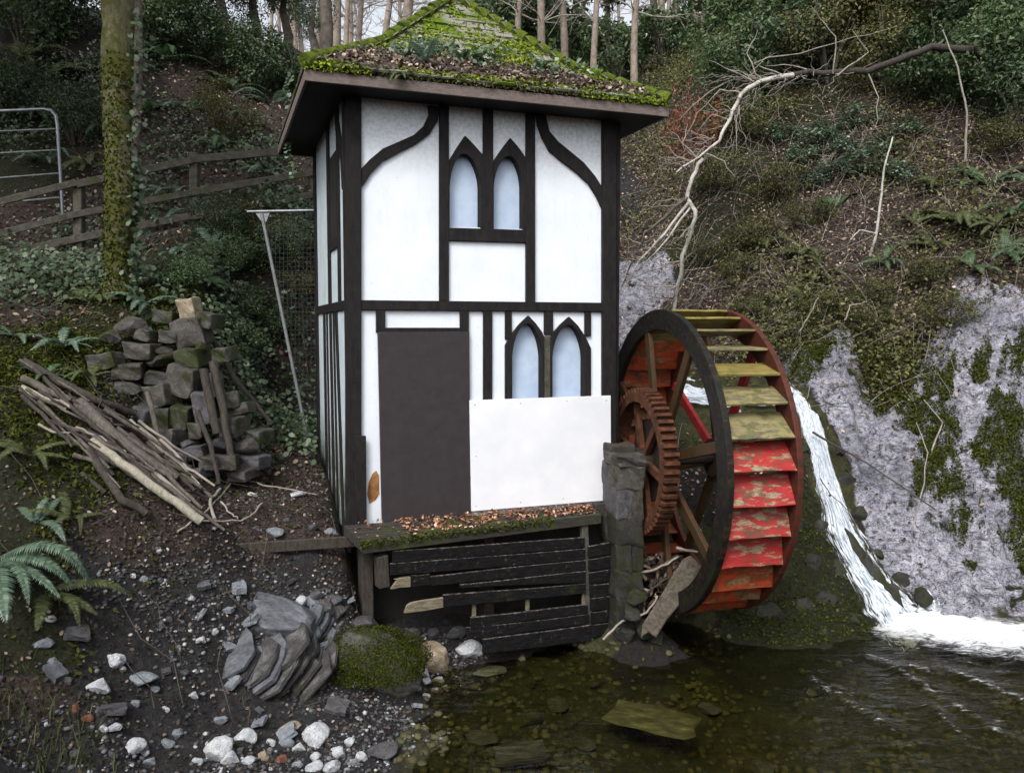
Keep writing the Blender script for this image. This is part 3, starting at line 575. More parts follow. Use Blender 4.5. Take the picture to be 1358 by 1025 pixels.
nm = MB(); nm.tube([(0, 0, 0), (0, -.003, 0)], .0045, 7); nme = nm.mesh('nail_head'); nme.materials.append(M['iron_dark'])
for prt, off, pts in ((cboard, .0615, ((630, 537), (690, 535), (750, 532), (804, 531), (631, 671), (690, 666), (748, 661), (804, 657), (631, 605), (804, 595))), (door, .0495, ((507, 447), (560, 446), (616, 446), (511, 570), (616, 565), (513, 683), (617, 675)))):
    for x, y in pts:
        u_, z_ = front(x+random.uniform(-2, 2), y, off); o = bpy.data.objects.new('nail_head', nme); link(o, prt); o.location = (u_, -off, z_)
fpoly('corner_board', [(469.5, 578), (485.5, 578), (486.5, 703), (472, 706)], .046, .07, M['timber'])
fpoly('plaster_scar', [(489, 640), (494, 628), (499, 624), (502.5, 630), (503, 655), (498, 663), (490, 668), (487, 655)], 0, .004, M['bare'], None, 0)
m = MB(); m.box(.05, .16, -.012, 0.05, -.12, -.02); m.build('rotten_gap', M['dark_in'], hut)
# the side wall: stained, with its shade painted into the plaster colour
def spoly(name, pts, b, f, mat):
    q = [side(x, y, f) for x, y in pts]; m = MB(); m.prism([(-f, v, z) for v, z in q], [(-b, v, z) for v, z in q]); return m.build(name, mat, hut, .003)
def sbox(name, y0, y1, z0, z1, f=.03, mat=None): m = MB(); m.box(-f, .012, y0, y1, z0, z1); return m.build(name, mat or T, hut, .003)
zr = front(480, 398, .03)[1]; zr2 = front(480, 411, .03)[1]
sbox('mid_rail', .05, HD-.16, zr2, zr, .010)
def v_at(px): return side(px, 400, .03)[0]
sbox('timber_stud', v_at(447.5), v_at(445.0), zr, EAVE, .008); sbox('timber_stud', v_at(435.0), v_at(432.3), zr, EAVE, .008)
sbox('side_window', v_at(444.9), v_at(435.1), zr+.62, zr+1.45, -.004, M['dark_in']); sbox('sill_beam', v_at(444.9), v_at(435.1), zr+.52, zr+.62, .009)
def slant(name, va, vb, wd, z0, z1, f=.008):
    m = MB(); m.prism([(-f, va, z0), (-f, va+wd, z0), (-f, vb+wd, z1), (-f, vb, z1)], [(.012, va, z0), (.012, va+wd, z0), (.012, vb+wd, z1), (.012, vb, z1)]); return m.build(name, T, hut, .003)
slant('timber_stud', .30, .62, .10, -.2, zr2); slant('timber_stud', .95, 1.05, .10, -.2, zr2); slant('timber_stud', .70, .84, .06, -.2, zr2, .006); slant('timber_stud', 1.52, 1.56, .10, -.2, zr2)
slant('timber_stud', 1.30, 1.36, .05, -.2, zr2, .006)
m = MB(); pts = [(.13, zr+1.0), (.2, zr+1.28), (.34, zr+1.48), (.5, zr+1.62), (.5, zr+1.78), (.3, zr+1.64), (.13, zr+1.4)]
m.prism([(-.008, v, z) for v, z in pts], [(.012, v, z) for v, z in pts]); m.build('curved_brace', T, hut, .003)

# ---- roof
OV = .37; RX0, RX1, RY0, RY1 = -OV, HW+OV, -OV, HD+OV
AP = np.array([HW/2, HD/2]); ZE = 5.0-HZ; ZA = 6.32-HZ
def rz_(t): return ZE + (.455*t/.446 if t < .446 else .455 + (ZA-ZE-.455)*(t-.446)/.554)
cor = [np.array(c) for c in ((RX0, RY0), (RX1, RY0), (RX1, RY1), (RX0, RY1))]
roof_m = MB()
ts = [0, .15, .3, .446, .6, .8, 1.0]
for s in range(4):
    a, b = cor[s], cor[(s+1) % 4]
    for t0, t1 in zip(ts[:-1], ts[1:]):
        q = [np.append(a+(AP-a)*t0, rz_(t0)), np.append(b+(AP-b)*t0, rz_(t0)), np.append(b+(AP-b)*t1, rz_(t1)), np.append(a+(AP-a)*t1, rz_(t1))]
        roof_m.add(q, [(0, 1, 2, 3)] if t1 < 1 else [(0, 1, 2)])
roof = roof_m.build('roof', M['deck'], hut, fix=False)
m = MB(); m.box(RX0+.03, RX1-.03, RY0+.03, RY1-.03, ZE-.12, ZE-.105); m.build('soffit', M['timber'], roof)
# fascia boards: butted at the corners
m = MB(); m.box(RX0, RX1, RY0, RY0+.025, ZE-.125, ZE-.03); m.build('fascia', M['fascia'], roof, .003)
for x0, x1, y0, y1 in ((RX0, RX1, RY1-.025, RY1), (RX0, RX0+.025, RY0+.026, RY1-.026), (RX1-.025, RX1, RY0+.026, RY1-.026)):
    m = MB(); m.box(x0, x1, y0, y1, ZE-.125, ZE-.03); m.build('fascia', M['fascia'], roof, .003)
# shingles
NC = 17
sh = MB(); sh.add([(-.5, 0, 0), (.5, 0, 0), (.5, 1, 0), (-.5, 1, 0), (-.5, 0, 1), (.5, 0, 1), (.5, 1, .25), (-.5, 1, .25)], [(0,3,2,1),(4,5,6,7),(0,1,5,4),(1,2,6,5),(2,3,7,6),(3,0,4,7)])
sh_me = sh.mesh('shingle'); sh_me.materials.append(M['shingle'])
side_m = MB()
for s in range(4):
    a, b = cor[s], cor[(s+1) % 4]; e = (b-a)/np.linalg.norm(b-a); inw = np.array([-e[1], e[0]])
    for r in range(NC):
        t0 = r/NC; t1 = min((r+1.35)/NC, 1); A = a+(AP-a)*t0; B = b+(AP-b)*t0; L = np.linalg.norm(B-A)
        depth = abs((AP-a) @ inw)*(t1-t0); dz = rz_(t1)-rz_(t0); k = max(1, int(round(L/.19))); x = 0.0
        off = random.uniform(.3, .7)
        edges_ = [0] + [min(L, (i+off)*L/k) for i in range(k)] + [L]
        for x0, x1 in zip(edges_[:-1], edges_[1:]):
            if x1-x0 < .03: continue
            c = A + e*((x0+x1)/2); th = random.uniform(.014, .026); ang = math.atan2(dz, depth); ln = math.hypot(depth, dz)
            if s == 0:
                o = bpy.data.objects.new('shingle', sh_me); link(o, roof); o.location = (c[0]+random.uniform(-.003, .003), c[1]-random.uniform(0, .02), rz_(t0)+.006)
                o.rotation_euler = (ang + random.uniform(-.03, .03), random.uniform(-.02, .02), math.atan2(e[1], e[0])+random.uniform(-.015, .015)); o.scale = (x1-x0-random.uniform(.004, .012), ln, th)
            else:
                up_ = np.array([0, 0, 1.]); f = np.append(inw*math.cos(ang), math.sin(ang)); n = np.cross(np.append(e, 0), f); p = np.append(c, rz_(t0)+.006)
                E3 = np.append(e, 0)*(x1-x0-.008)/2; vs = []
                for (sx, sy, hh) in ((-1,0,0),(1,0,0),(1,1,0),(-1,1,0),(-1,0,1),(1,0,1),(1,1,.25),(-1,1,.25)): vs.append(p + E3*sx + f*ln*sy + n*th*hh)
                side_m.add(vs, [(0,3,2,1),(4,5,6,7),(0,1,5,4),(1,2,6,5),(2,3,7,6),(3,0,4,7)])
tag(side_m.build('shingles', M['shingle'], roof, fix=False), kind='stuff')
# mossy ridge caps on the hips
for s in (0, 1):
    for r in range(NC):
        t0 = r/NC; t1 = min(1, (r+1.25)/NC); a = cor[s]; p = np.append(a+(AP-a)*t0, rz_(t0)+.035+random.uniform(0, .01)); q = np.append(a+(AP-a)*t1, rz_(t1)+.02)
        m = MB(); m.tube([p, (p+q)/2+np.array([0, 0, .012]), q], [.055+random.uniform(-.01, .015), .055, .035], 7, .12); m.build('ridge_cap', M['moss'], roof)

# ---- doorstep deck and the black plank skirting below it
DK = MB(); z1 = .03; z0 = -.07
dkl = [front(480, 694, .02), front(815, 664, .02)]
fl = np.array([.03, -.62]); fr_ = np.array([2.43, -.30])
base = empty('plank_base', (0, 0, 0), 0, hut)
nb = 4
for k in range(nb):
    g = .006
    A0 = np.array([-.06, -.072])*(1-k/nb)+fl*(k/nb); A1 = np.array([-.06, -.072])*(1-(k+1)/nb)+fl*((k+1)/nb); B0 = np.array([2.43, -.072])*(1-k/nb)+fr_*(k/nb); B1 = np.array([2.43, -.072])*(1-(k+1)/nb)+fr_*((k+1)/nb)
    dz = random.uniform(-.006, .004)-.012*k
    ring = [(A0[0], A0[1]-g), (B0[0], B0[1]-g), (B1[0], B1[1]), (A1[0], A1[1])]
    m = MB(); m.prism([(x, y, z1+dz) for x, y in ring], [(x, y, z0+dz) for x, y in ring]); m.build('deck_board', M['deck'], base, .006)
m = MB(); m.box(2.44, 2.74, -.14, -.064, -.08, .055); m.build('sill_block', M['deck'], base, .008)
# skirt plane: through the deck's front edge
SKA, SKB = fl+np.array([0, .035]), fr_+np.array([0, .035]); SKD = (SKB-SKA)/np.linalg.norm(SKB-SKA); SKN = np.array([SKD[1], -SKD[0]])
def skirt(cx_, cy_, off=0.0):
    """pixel of the enlarged view -> hut coordinates on the skirting plane"""
    px, py = 480 + cx_/3.67, 640 + cy_/3.67
    d = ray(px, py); d2 = np.array([d[0]*EX[0]+d[1]*EX[1], d[0]*EY[0]+d[1]*EY[1]]); o2 = np.array([-P1 @ EX, -P1 @ EY])
    p0 = SKA + SKN*off; t = ((p0-o2) @ SKN)/(d2 @ SKN); h = o2 + d2*t; return np.array([h[0], h[1], HC + t*d[2] - HZ])
def skpoly(name, pts, b, f, mat, bev=.004):
    A = [skirt(x, y, f) for x, y in pts]; B = [p + np.append(-SKN*(f-b), 0) for p in A]
    m = MB(); m.prism(A, B); return m.build(name, mat, base, bev)
def plank(x0, a0, a1, x1, b0, b1, f=.03, mat=None, name='plank', rag=0):
    n = 6; top = []; bot = []; ph = random.uniform(0, 6)
    for i in range(n+1):
        t = i/n; x = x0+(x1-x0)*t; top.append((x, a0+(b0-a0)*t+math.sin(ph+5*t)*2.2)); bot.append((x, a1+(b1-a1)*t+math.sin(ph+2+4*t)*2.2))
    if rag: bot[0] = (x0, a1-4); top[0] = (x0+rag, a0+6)
    f += random.uniform(-.006, .006); return skpoly(name, top + bot[::-1], f-.028, f, mat or M['plank'])
plank(150, 332, 394, 1085, 268, 318); plank(140, 396, 452, 1088, 320, 374, .036); plank(335, 455, 505, 1090, 376, 428, .03); plank(240, 452, 505, 333, 444, 500, .031)
plank(140, 470, 522, 238, 458, 506, .034, M['plank_bare'], rag=30)
plank(480, 495, 512, 1090, 432, 486, .042)
plank(398, 548, 605, 1092, 490, 540, .036); plank(206, 592, 640, 397, 556, 606, .038, M['plank_bare'], rag=14)
plank(530, 655, 706, 1100, 594, 638, .034); plank(512, 708, 760, 1108, 640, 688, .038); plank(590, 764, 832, 1118, 690, 768, .034)
for x, y0, y1 in ((548, 560, 660), (808, 545, 625), (1083, 525, 600)): skpoly('batten', [(x-9, y0), (x+9, y0), (x+9, y1), (x-9, y1)], -.03, -.005, M['plank_bare'])
skpoly('corner_batten', [(76, 368), (128, 352), (136, 506), (84, 518)], -.1, .02, M['log_dark'])
skpoly('corner_batten', [(1070, 185), (1100, 180), (1128, 768), (1098, 772)], -.04, .012, M['fence'])
skpoly('corner_batten', [(1238, 165), (1262, 162), (1268, 300), (1244, 300)], -.05, .01, M['fence'])
for k in range(7):
    y = 308 + k*64.5; plank(1104+k*3, y, y+58, 1282+k*3.5, y-24, y+36, .05, None)
m = MB(); m.prism([(.1, .05, -.16), (2.7, .05, -.16), (2.7, .05, -1.3), (.1, .05, -1.3)], [(.1, .2, -.16), (2.7, .2, -.16), (2.7, .2, -1.3), (.1, .2, -1.3)]); m.build('back_boarding', M['dark_in'], base)
for x in (.08, 1.25, 2.6):
    m = MB(); m.box(x, x+.1, -.14-.08*(2.6-x)/2.5, .02, -1.25, -.13); m.build('support_post', M['log_dark'], base, .006)

# ================================================================ water wheel
WC = np.array([1.493, 8.303, 1.489]); WR = 1.52; WT = R(13.0); WW = .655
wheel = empty('water_wheel', WC, WT); tag(wheel, 'large old water wheel with black rim and peeling red and yellow paddles', 'water wheel')
# wheel frame: local x = axle, away from the hut; y, z = wheel plane
def ring(mb, x0, x1, r0, r1, n=96):
    vs = []
    for i in range(n):
        a = 2*math.pi*i/n; c, s = math.cos(a), math.sin(a)
        vs += [(x0, r0*c, r0*s), (x0, r1*c, r1*s), (x1, r1*c, r1*s), (x1, r0*c, r0*s)]
    fs = []
    for i in range(n):
        j = (i+1) % n
        for k in range(4): fs.append((4*i+k, 4*i+(k+1) % 4, 4*j+(k+1) % 4, 4*j+k))
    return mb.add(vs, fs)
ring(MB(), -.03, .03, WR-.205, WR).build('rim', M['rim_black'], wheel, .006)
ring(MB(), WW-.03, WW+.025, WR-.235, WR).build('rim', M['rim_red'], wheel, .006)
NP = 32; tilt = R(38); pw = .335
for k in range(NP):
    a = 2*math.pi*(k+.35)/NP                       # 0 = towards the camera (-y), growing upwards
    o = np.array([0, -math.cos(a), math.sin(a)]); tn = np.array([0, math.sin(a), math.cos(a)])  # outward, and upward tangent
    d = tn*math.cos(tilt) - o*math.sin(tilt)        # from the outer lower edge inwards and up
    p0 = o*(WR-.012); n = o*math.cos(tilt) + tn*math.sin(tilt); th = .022
    deg = math.degrees(a) % 360
    if deg > 180: deg -= 360
    if deg > 78: mt = 'paddle_yellow'
    elif deg > 8: mt = 'paddle_green' if k % 3 else 'paddle_yellow'
    elif deg > -32: mt = 'paddle_red'
    else: mt = 'paddle_orange'
    j = random.uniform(-.02, .015); w_ = pw + random.uniform(-.03, .01)
    if abs(deg) > 110: mt = 'paddle_orange'
    m = MB(); A = []; seg = 5
    lo = [random.uniform(-.007, .007) for _ in range(seg+1)]; hi = [random.uniform(-.01, .01) for _ in range(seg+1)]
    ed = [p0 + d*(j+lo[i]) + np.array([.031+(WW-.062)*i/seg, 0, 0]) for i in range(seg+1)] + [p0 + d*(w_+hi[i]) + np.array([.031+(WW-.062)*i/seg, 0, 0]) for i in range(seg, -1, -1)]
    m.prism([v + n*th/2 for v in ed], [v - n*th/2 for v in ed]); m.build('paddle', M[mt], wheel, .003)
NS = 8
for x in (-.0, WW):
    for k in range(NS):
        a = 2*math.pi*(k+.30)/NS; o = Vector((0, -math.cos(a), math.sin(a)))
        m = MB(); p = o*.10 + Vector((x, 0, 0)); q = o*(WR-.10) + Vector((x, 0, 0)); m.bar(p, q, .05, .105, up=(1, 0, 0), roll=math.pi/2)
        m.build('spoke', M['spoke_red'] if (k in (1, 7, 3) and x > .1) else M['spoke'], wheel, .006)
m = MB(); m.tube([(-.5, 0, 0), (WW+.3, 0, 0)], .06, 14); m.build('axle', M['iron_dark'], wheel)
for x in (0., WW): m = MB(); m.tube([(x-.08, 0, 0), (x+.08, 0, 0)], .2, 16); m.build('hub', M['iron_dark'], wheel)
m = MB(); ring(m, -.25, -.10, .595, .685, 72); gear = m.build('gear_wheel', M['gear'], wheel)
tooth = MB(); tooth.box(-.075, .075, -.018, .018, 0, .05); tme = tooth.mesh('tooth'); tme.materials.append(M['gear'])
for k in range(56):
    a = 2*math.pi*k/56; o = bpy.data.objects.new('tooth', tme); link(o, gear); o.location = (-.175, .683*math.cos(a), .683*math.sin(a)); o.rotation_euler = (a - math.pi/2, 0, 0)
for k in range(6):
    a = 2*math.pi*(k+.2)/6; m = MB(); m.bar((-.175, .05*math.cos(a), .05*math.sin(a)), (-.175, .61*math.cos(a), .61*math.sin(a)), .05, .075, up=(1, 0, 0), roll=math.pi/2); m.build('gear_spoke', M['gear'], gear)
m = MB(); m.tube([(-.3, 0, 0), (-.06, 0, 0)], .13, 14); m.build('gear_hub', M['iron_dark'], gear)
m = MB(); ring(m, -.115, -.095, .1, .42, 40); m.build('brake_plate', M['iron_dark'], gear)
# ================================================================ scattering helpers
def leaf_mesh(name, P, N, size, aspect=.5, rnd=None, flat=.35, droop=0.0, fold=.15):
    """one folded diamond per leaf; N = preferred normal, flat = how far it may lean away from it"""
    n = len(P); N = N + RNG.normal(size=(n, 3))*flat; N /= np.linalg.norm(N, axis=1, keepdims=True)
    d = RNG.normal(size=(n, 3)); d[:, 2] -= droop; d -= N*(d*N).sum(1, keepdims=True); d /= np.linalg.norm(d, axis=1, keepdims=True)+1e-9
    s = np.cross(N, d); L = np.asarray(size).reshape(-1, 1)*np.ones((n, 1)); Wd = L*aspect*.5
    up = N*L*fold*.5; V = np.stack([P-d*L*.5, P-d*L*.18+s*Wd+up, P+d*L*.2+s*Wd*.8+up*.8, P+d*L*.5-up*.5, P+d*L*.2-s*Wd*.8+up*.8, P-d*L*.18-s*Wd+up], 1).reshape(-1, 3); i = np.arange(n)*6
    me = mesh_np(name, V, np.stack([i, i+1, i+2, i+3, i+4, i+5], 1))
    add_attr(me, 'rnd', np.repeat(RNG.random(n) if rnd is None else rnd, 6)); return me
def scatter(n, x0, x1, y0, y1, wt, extra=None, zmin=WL+.02):
    """points on the ground, weighted by zone; avoids the hut's footprint"""
    xs = []; ys = []
    for _ in range(30):
        x = RNG.uniform(x0, x1, n*2); y = RNG.uniform(y0, y1, n*2); z = hz(x, y)
        ok = (np.abs(x) < y*.68+1.0) & (z > zmin)
        u = (x-P1[0])*EX[0]+(y-P1[1])*EX[1]; v = (x-P1[0])*EY[0]+(y-P1[1])*EY[1]; ok &= ~((u > -.08) & (u < HW+.2) & (v > -.1) & (v < HD+.1))
        x, y = x[ok], y[ok]; zw = zone_w(x, y); p = sum(zw[k]*wt[k] for k in wt)
        nn = hn(x, y); p = p/np.maximum(nn[:, 2], .35)*.35
        if extra is not None: p = p*extra(x, y)
        keep = RNG.random(len(x)) < p; xs.append(x[keep]); ys.append(y[keep])
        if sum(map(len, xs)) >= n: break
    x = np.concatenate(xs)[:n]; y = np.concatenate(ys)[:n]
    return np.stack([x, y, hz(x, y)], 1), hn(x, y)
def patchy(sc, lo, hi, seed): return lambda x, y: np.clip((fbm(x, y, sc, 3, seed)-lo)/(hi-lo), 0, 1)
def stuff(name, me, mat, label, cat): return tag(obj(name, me, mat), label, cat, None, 'stuff')

# ---- leaf litter
P, N = scatter(16000, -9, 0, 8.2, 21, {'l': 1, 'm': .25, 'd': .45, 'g': .12})
stuff('damp_leaf_litter', leaf_mesh('damp_leaf_litter', P+N*.015, N, RNG.uniform(.03, .08, len(P)), .55, None, .45), M['litter'], 'brown fallen leaves over the bank along the wooden fence', 'leaf litter')
P, N = scatter(60000, 0, 11, 9.5, 21, {'l': 1, 'm': .35, 'd': .45, 'g': .3, 'r': .04})
stuff('leaf_litter', leaf_mesh('leaf_litter', P+N*.015, N, RNG.uniform(.025, .065, len(P)), .6, None, .5), M['litter'], 'brown fallen leaves strewn over the steep bank above the waterfall', 'leaf litter')
P, N = scatter(14000, -5, -.2, 4.6, 9.3, {'l': 1, 'm': .3, 'd': .5, 'g': .3})
stuff('leaf_scraps', leaf_mesh('leaf_scraps', P+N*.01, N, RNG.uniform(.015, .042, len(P)), .6, None, .5), M['litter_dark'], 'small dark leaf scraps on the muddy ground around the logs', 'leaf litter')
# ---- moss tufts on stones, banks, mound
P, N = scatter(60000, -7, 9, 4.6, 18, {'m': 1, 'd': .18, 'r': .05, 'w': .02}, patchy(.9, -.25, .25, 71))
stuff('moss_tufts', leaf_mesh('moss_tufts', P+N*RNG.uniform(0, .03, (len(P), 1)), N, RNG.uniform(.015, .042, len(P)), .45, None, .9), M['mossleaf'], 'dark olive moss covering banks and boulders', 'moss')
# moss cushions clinging to the pale rock face
MP = [(hit(px, py), r) for px, py, r in ((1090,470,.45),(1150,480,.4),(1200,530,.45),(1235,590,.45),(1215,560,.4),(1265,650,.38),(1280,690,.32),(1340,560,.4),(1330,640,.35),(1345,720,.35),(1310,610,.3),(1300,500,.3),(1180,470,.4),(1240,500,.35),(1060,490,.35),(1350,480,.3),(1290,760,.2),(1225,640,.25))]
def rockmoss(x, y):
    k = np.zeros(len(x)); nz_ = fbm(x, y, 4.5, 4, 15, .65)
    for p, r in MP: k = np.maximum(k, 1.0-np.hypot(x-p[0], (y-p[1])*1.25)/(r*.66)+nz_*1.3)
    return np.clip(k*2.2, 0, 1)
P, N = scatter(20000, 3.3, 8.5, 8.2, 13.2, {'r': 1, 'm': .5, 'l': .5}, rockmoss)
stuff('rock_moss', leaf_mesh('rock_moss', P+N*RNG.uniform(0, .07, (len(P), 1)), N, RNG.uniform(.018, .045, len(P)), .5, None, .9), M['mossleaf'], 'olive moss cushions clinging to the pale rock face beside the fall', 'moss')
P, N = scatter(16000, -5.5, -1.6, 5.3, 9.8, {'m': 1, 'd': .1}, patchy(1.6, -.35, .2, 171))
stuff('bank_moss', leaf_mesh('bank_moss', P+N*RNG.uniform(0, .05, (len(P), 1)), N, RNG.uniform(.02, .06, len(P)), .4, None, .9), M['mossleaf'], 'shaggy moss and small plants on the bank around the log pile', 'moss')
# ---- low green undergrowth
P, N = scatter(38000, -9, -1.5, 8.6, 21, {'m': 1, 'l': .5, 'd': .8}, patchy(.7, -.1, .35, 91))
P = P + np.array([0, 0, 1])*(RNG.random((len(P), 1))**2*.35)
stuff('ivy_undergrowth', leaf_mesh('ivy_undergrowth', P, N*.6+np.array([0, -.4, .5]), RNG.uniform(.035, .085, len(P)), .7, None, .55), M['ivy'], 'dark ivy and bramble leaves covering the bank behind the wooden fence', 'undergrowth')
P, N = scatter(62000, 1.5, 13, 10.2, 23, {'m': 1, 'l': .55, 'd': .8}, patchy(.75, -.2, .3, 101))
P = P + np.array([0, 0, 1])*(RNG.random((len(P), 1))**2*.5)
stuff('undergrowth', leaf_mesh('undergrowth', P, N*.5+np.array([0, -.4, .5]), RNG.uniform(.03, .075, len(P)), .55, None, .6), M['olive'], 'tangled olive-green undergrowth over the steep bank above the waterfall', 'undergrowth')
# ---- tangle of thin stems
def stems(name, n, box, wt, mat, label, seed, rad=.005, ln=(.4, 1.3), h=.35):
    P, N = scatter(n, *box, wt); m = MB(); rr = random.Random(seed)
    for p in P:
        a = rr.uniform(0, 6.28); L = rr.uniform(*ln); hh = rr.uniform(.05, h); pts = []
        for i in range(5):
            t = i/4; x = p[0]+math.cos(a)*L*t; y = p[1]+math.sin(a)*L*t*.8; pts.append((x+rr.uniform(-.05, .05), y+rr.uniform(-.05, .05), gnd(x, y)+.02+hh*math.sin(t*2.8)+rr.uniform(-.02, .04)))
        m.tube(pts, [rad*rr.uniform(.6, 1.4)*(1-.15*i) for i in range(5)], 4, cap=False)
    return stuff(name, m.mesh(name), mat, label, 'twigs')
stems('bramble_stems', 850, (1.6, 12, 10.3, 19), {'m': 1, 'l': 1, 'd': 1}, M['twig'], 'thin bare bramble stems tangled over the steep bank above the waterfall', 3, .004)
stems('dead_stems', 420, (1.6, 12, 10.3, 19), {'m': 1, 'l': 1, 'd': 1}, M['twig_dark'], 'dark dead stems tangled over the steep bank above the waterfall', 4, .007)
stems('fallen_twigs', 240, (-7, -.9, 5.2, 15), {'m': .6, 'l': 1, 'd': 1, 'g': .3}, M['twig_dark'], 'thin fallen twigs lying over the bank around the logs', 5, .005, (.2, .9), .12)
# ---- gravel
def pebble_mesh(name, P, N, size):
    t = (1+5**.5)/2; ico = np.array([(-1,t,0),(1,t,0),(-1,-t,0),(1,-t,0),(0,-1,t),(0,1,t),(0,-1,-t),(0,1,-t),(t,0,-1),(t,0,1),(-t,0,-1),(-t,0,1)])/1.9
    fc = np.array([(0,11,5),(0,5,1),(0,1,7),(0,7,10),(0,10,11),(1,5,9),(5,11,4),(11,10,2),(10,7,6),(7,1,8),(3,9,4),(3,4,2),(3,2,6),(3,6,8),(3,8,9),(4,9,5),(2,4,11),(6,2,10),(8,6,7),(9,8,1)])
    n = len(P); S = np.asarray(size).reshape(-1, 1, 1)*RNG.uniform(.45, 1.1, (n, 1, 3)); V = ico[None]*S*RNG.uniform(.8, 1.15, (n, 12, 1))
    a = RNG.uniform(0, 6.28, n); c, s = np.cos(a)[:, None], np.sin(a)[:, None]; V = np.stack([V[..., 0]*c-V[..., 1]*s, V[..., 0]*s+V[..., 1]*c, V[..., 2]*.7], -1)
    V = V + P[:, None]; F_ = (fc[None]+(np.arange(n)*12)[:, None, None]).reshape(-1, 3); me = mesh_np(name, V.reshape(-1, 3), F_); add_attr(me, 'rnd', np.repeat(RNG.random(n), 12)); return me
def _pebmat():
    t = NT('mixed_gravel'); c = t.ramp(t.attr('rnd'), [(0, (.02, .019, .02)), (.45, (.055, .053, .056)), (.8, (.10, .10, .105)), (.92, (.20, .215, .23)), (.97, (.42, .43, .44)), (1, (.22, .14, .09))])
    t.set(Base_Color=c, Roughness=.7); t.bump(t.noise(t.coord('World'), 60, 4), .5, .01); return t.m
M['pebble'] = _pebmat()
P, N = scatter(5200, -4.2, 0.3, 4.4, 8.4, {'g': 1, 'd': .25, 'l': .08, 'w': .15}, patchy(1.6, -.3, .3, 33), WL-.12)
stuff('gravel', pebble_mesh('gravel', P, N, RNG.uniform(.008, .03, len(P))**1.0), M['pebble'], 'loose mixed gravel on the muddy stream bank', 'gravel')
P, N = scatter(2600, -.9, 5, 4.6, 8.6, {'w': 1, 'g': .5}, None, -1.2)
stuff('stream_bed_gravel', pebble_mesh('stream_bed_gravel', P, N, RNG.uniform(.015, .06, len(P))), plain('olive_bed_stone', [(.3, (.02, .019, .007)), (.7, (.10, .092, .04))], 3, .8, .4, coord='World'), 'dim olive stones on the bed of the shallow pool', 'gravel')

# ================================================================ stones
def rock_mesh(name, seed, flat=1.0, cuts=9, sub=3):
    b = bmesh.new(); bmesh.ops.create_icosphere(b, subdivisions=sub, radius=.5); rr = random.Random(seed); pl = []
    for _ in range(cuts):
        v = Vector((rr.gauss(0, 1), rr.gauss(0, 1), rr.gauss(0, 1))).normalized(); pl.append((v, rr.uniform(.26, .44)))
    ph = [rr.uniform(0, 9) for _ in range(6)]
    for v in b.verts:
        for n, d in pl:
            k = v.co.dot(n)
            if k > d: v.co -= n*(k-d)*.92
        c = v.co; v.co = c*(1+.05*math.sin(9*c.x+ph[0])*math.sin(8*c.y+ph[1])+.04*math.sin(21*c.z+ph[2])*math.sin(19*c.x+ph[3])); v.co.z *= flat
    me = bpy.data.meshes.new(name); b.to_mesh(me); b.free(); me.materials.append(M['stone']); return me
M['stone_wet'] = _rock('wet_dark_mossy_stone', (.012, .012, .010), (.028, .027, .023), (.05, .049, .042), (.02, .024, .006), .5)
RK = [rock_mesh('stone', s) for s in range(8)]
BK = [rock_mesh('stone', 50+s, 1, 14) for s in range(4)]
def block_mesh(seed):
    b = bmesh.new(); bmesh.ops.create_cube(b, size=1.0); bmesh.ops.bevel(b, geom=b.edges[:], offset=.09, segments=2, affect='EDGES', profile=.6); rr = random.Random(seed)
    bmesh.ops.subdivide_edges(b, edges=[e for e in b.edges if e.calc_length() > .5], cuts=2, use_grid_fill=True)
    o = Vector((rr.uniform(0, 9), rr.uniform(0, 9), rr.uniform(0, 9)))
    for v in b.verts:
        c = v.co*3+o; v.co += Vector((math.sin(c.y*2.1+c.z), math.sin(c.z*1.7+c.x*1.3), math.sin(c.x*2.3+c.y)))*.045
    me = bpy.data.meshes.new('stone'); b.to_mesh(me); b.free(); me.materials.append(M['stone']); return me
BLK = [block_mesh(s) for s in range(5)]
_m = MB(); _o = [(-.5,-.38),(-.31,-.47),(-.1,-.44),(.12,-.5),(.40,-.47),(.5,-.27),(.45,.02),(.48,.40),(.2,.46),(-.05,.5),(-.27,.41),(-.46,.44),(-.44,.1)]; _m.prism([(x, y, .5) for x, y in _o], [(x*1.04, y*1.04, -.5) for x, y in _o]); SLB = _m.mesh('stone'); SLB.materials.append(M['stone'])
def put_stone(name, me, mat, loc, scale, rot, parent=None):
    o = bpy.data.objects.new(name, me); link(o, parent); o.location = loc; o.scale = scale; o.rotation_euler = rot
    o.material_slots[0].link = 'OBJECT'; o.material_slots[0].material = mat; return o
STL = {'p': ('stone_pale', 'pale quartz stone lying among the gravel on the muddy bank', 'pale bank stones'), 'b': ('stone_blue', 'blue-grey slate stone lying among the gravel on the muddy bank', 'blue-grey bank stones'),
       't': ('stone_tan', 'tan stone lying among the gravel at the water margin', 'tan bank stones'), 'r': ('stone_red', 'red-brown brick-like stone fragment on the muddy bank', 'red-brown fragments'), 'd': ('stone_dark', 'dark slate stone lying among the gravel on the muddy bank', 'dark bank stones')}
def stone(px, py, w, h, k, rz=None, label=None):
    p = hit(px, py+h*.35); sc = p[1]/F; wx_ = w*sc; hz_ = h*sc; me = RK[random.randrange(8)]; mt, lb, gr = STL[k]
    o = put_stone('stone', me, M[mt], (p[0], p[1], p[2]+hz_*.10), (wx_*1.1, wx_*random.uniform(.7, 1.0), hz_*1.15), (random.uniform(-.25, .25), random.uniform(-.25, .25), random.uniform(-.5, .5) if rz is None else rz))
    return tag(o, label or lb, 'stone', None if label else gr)
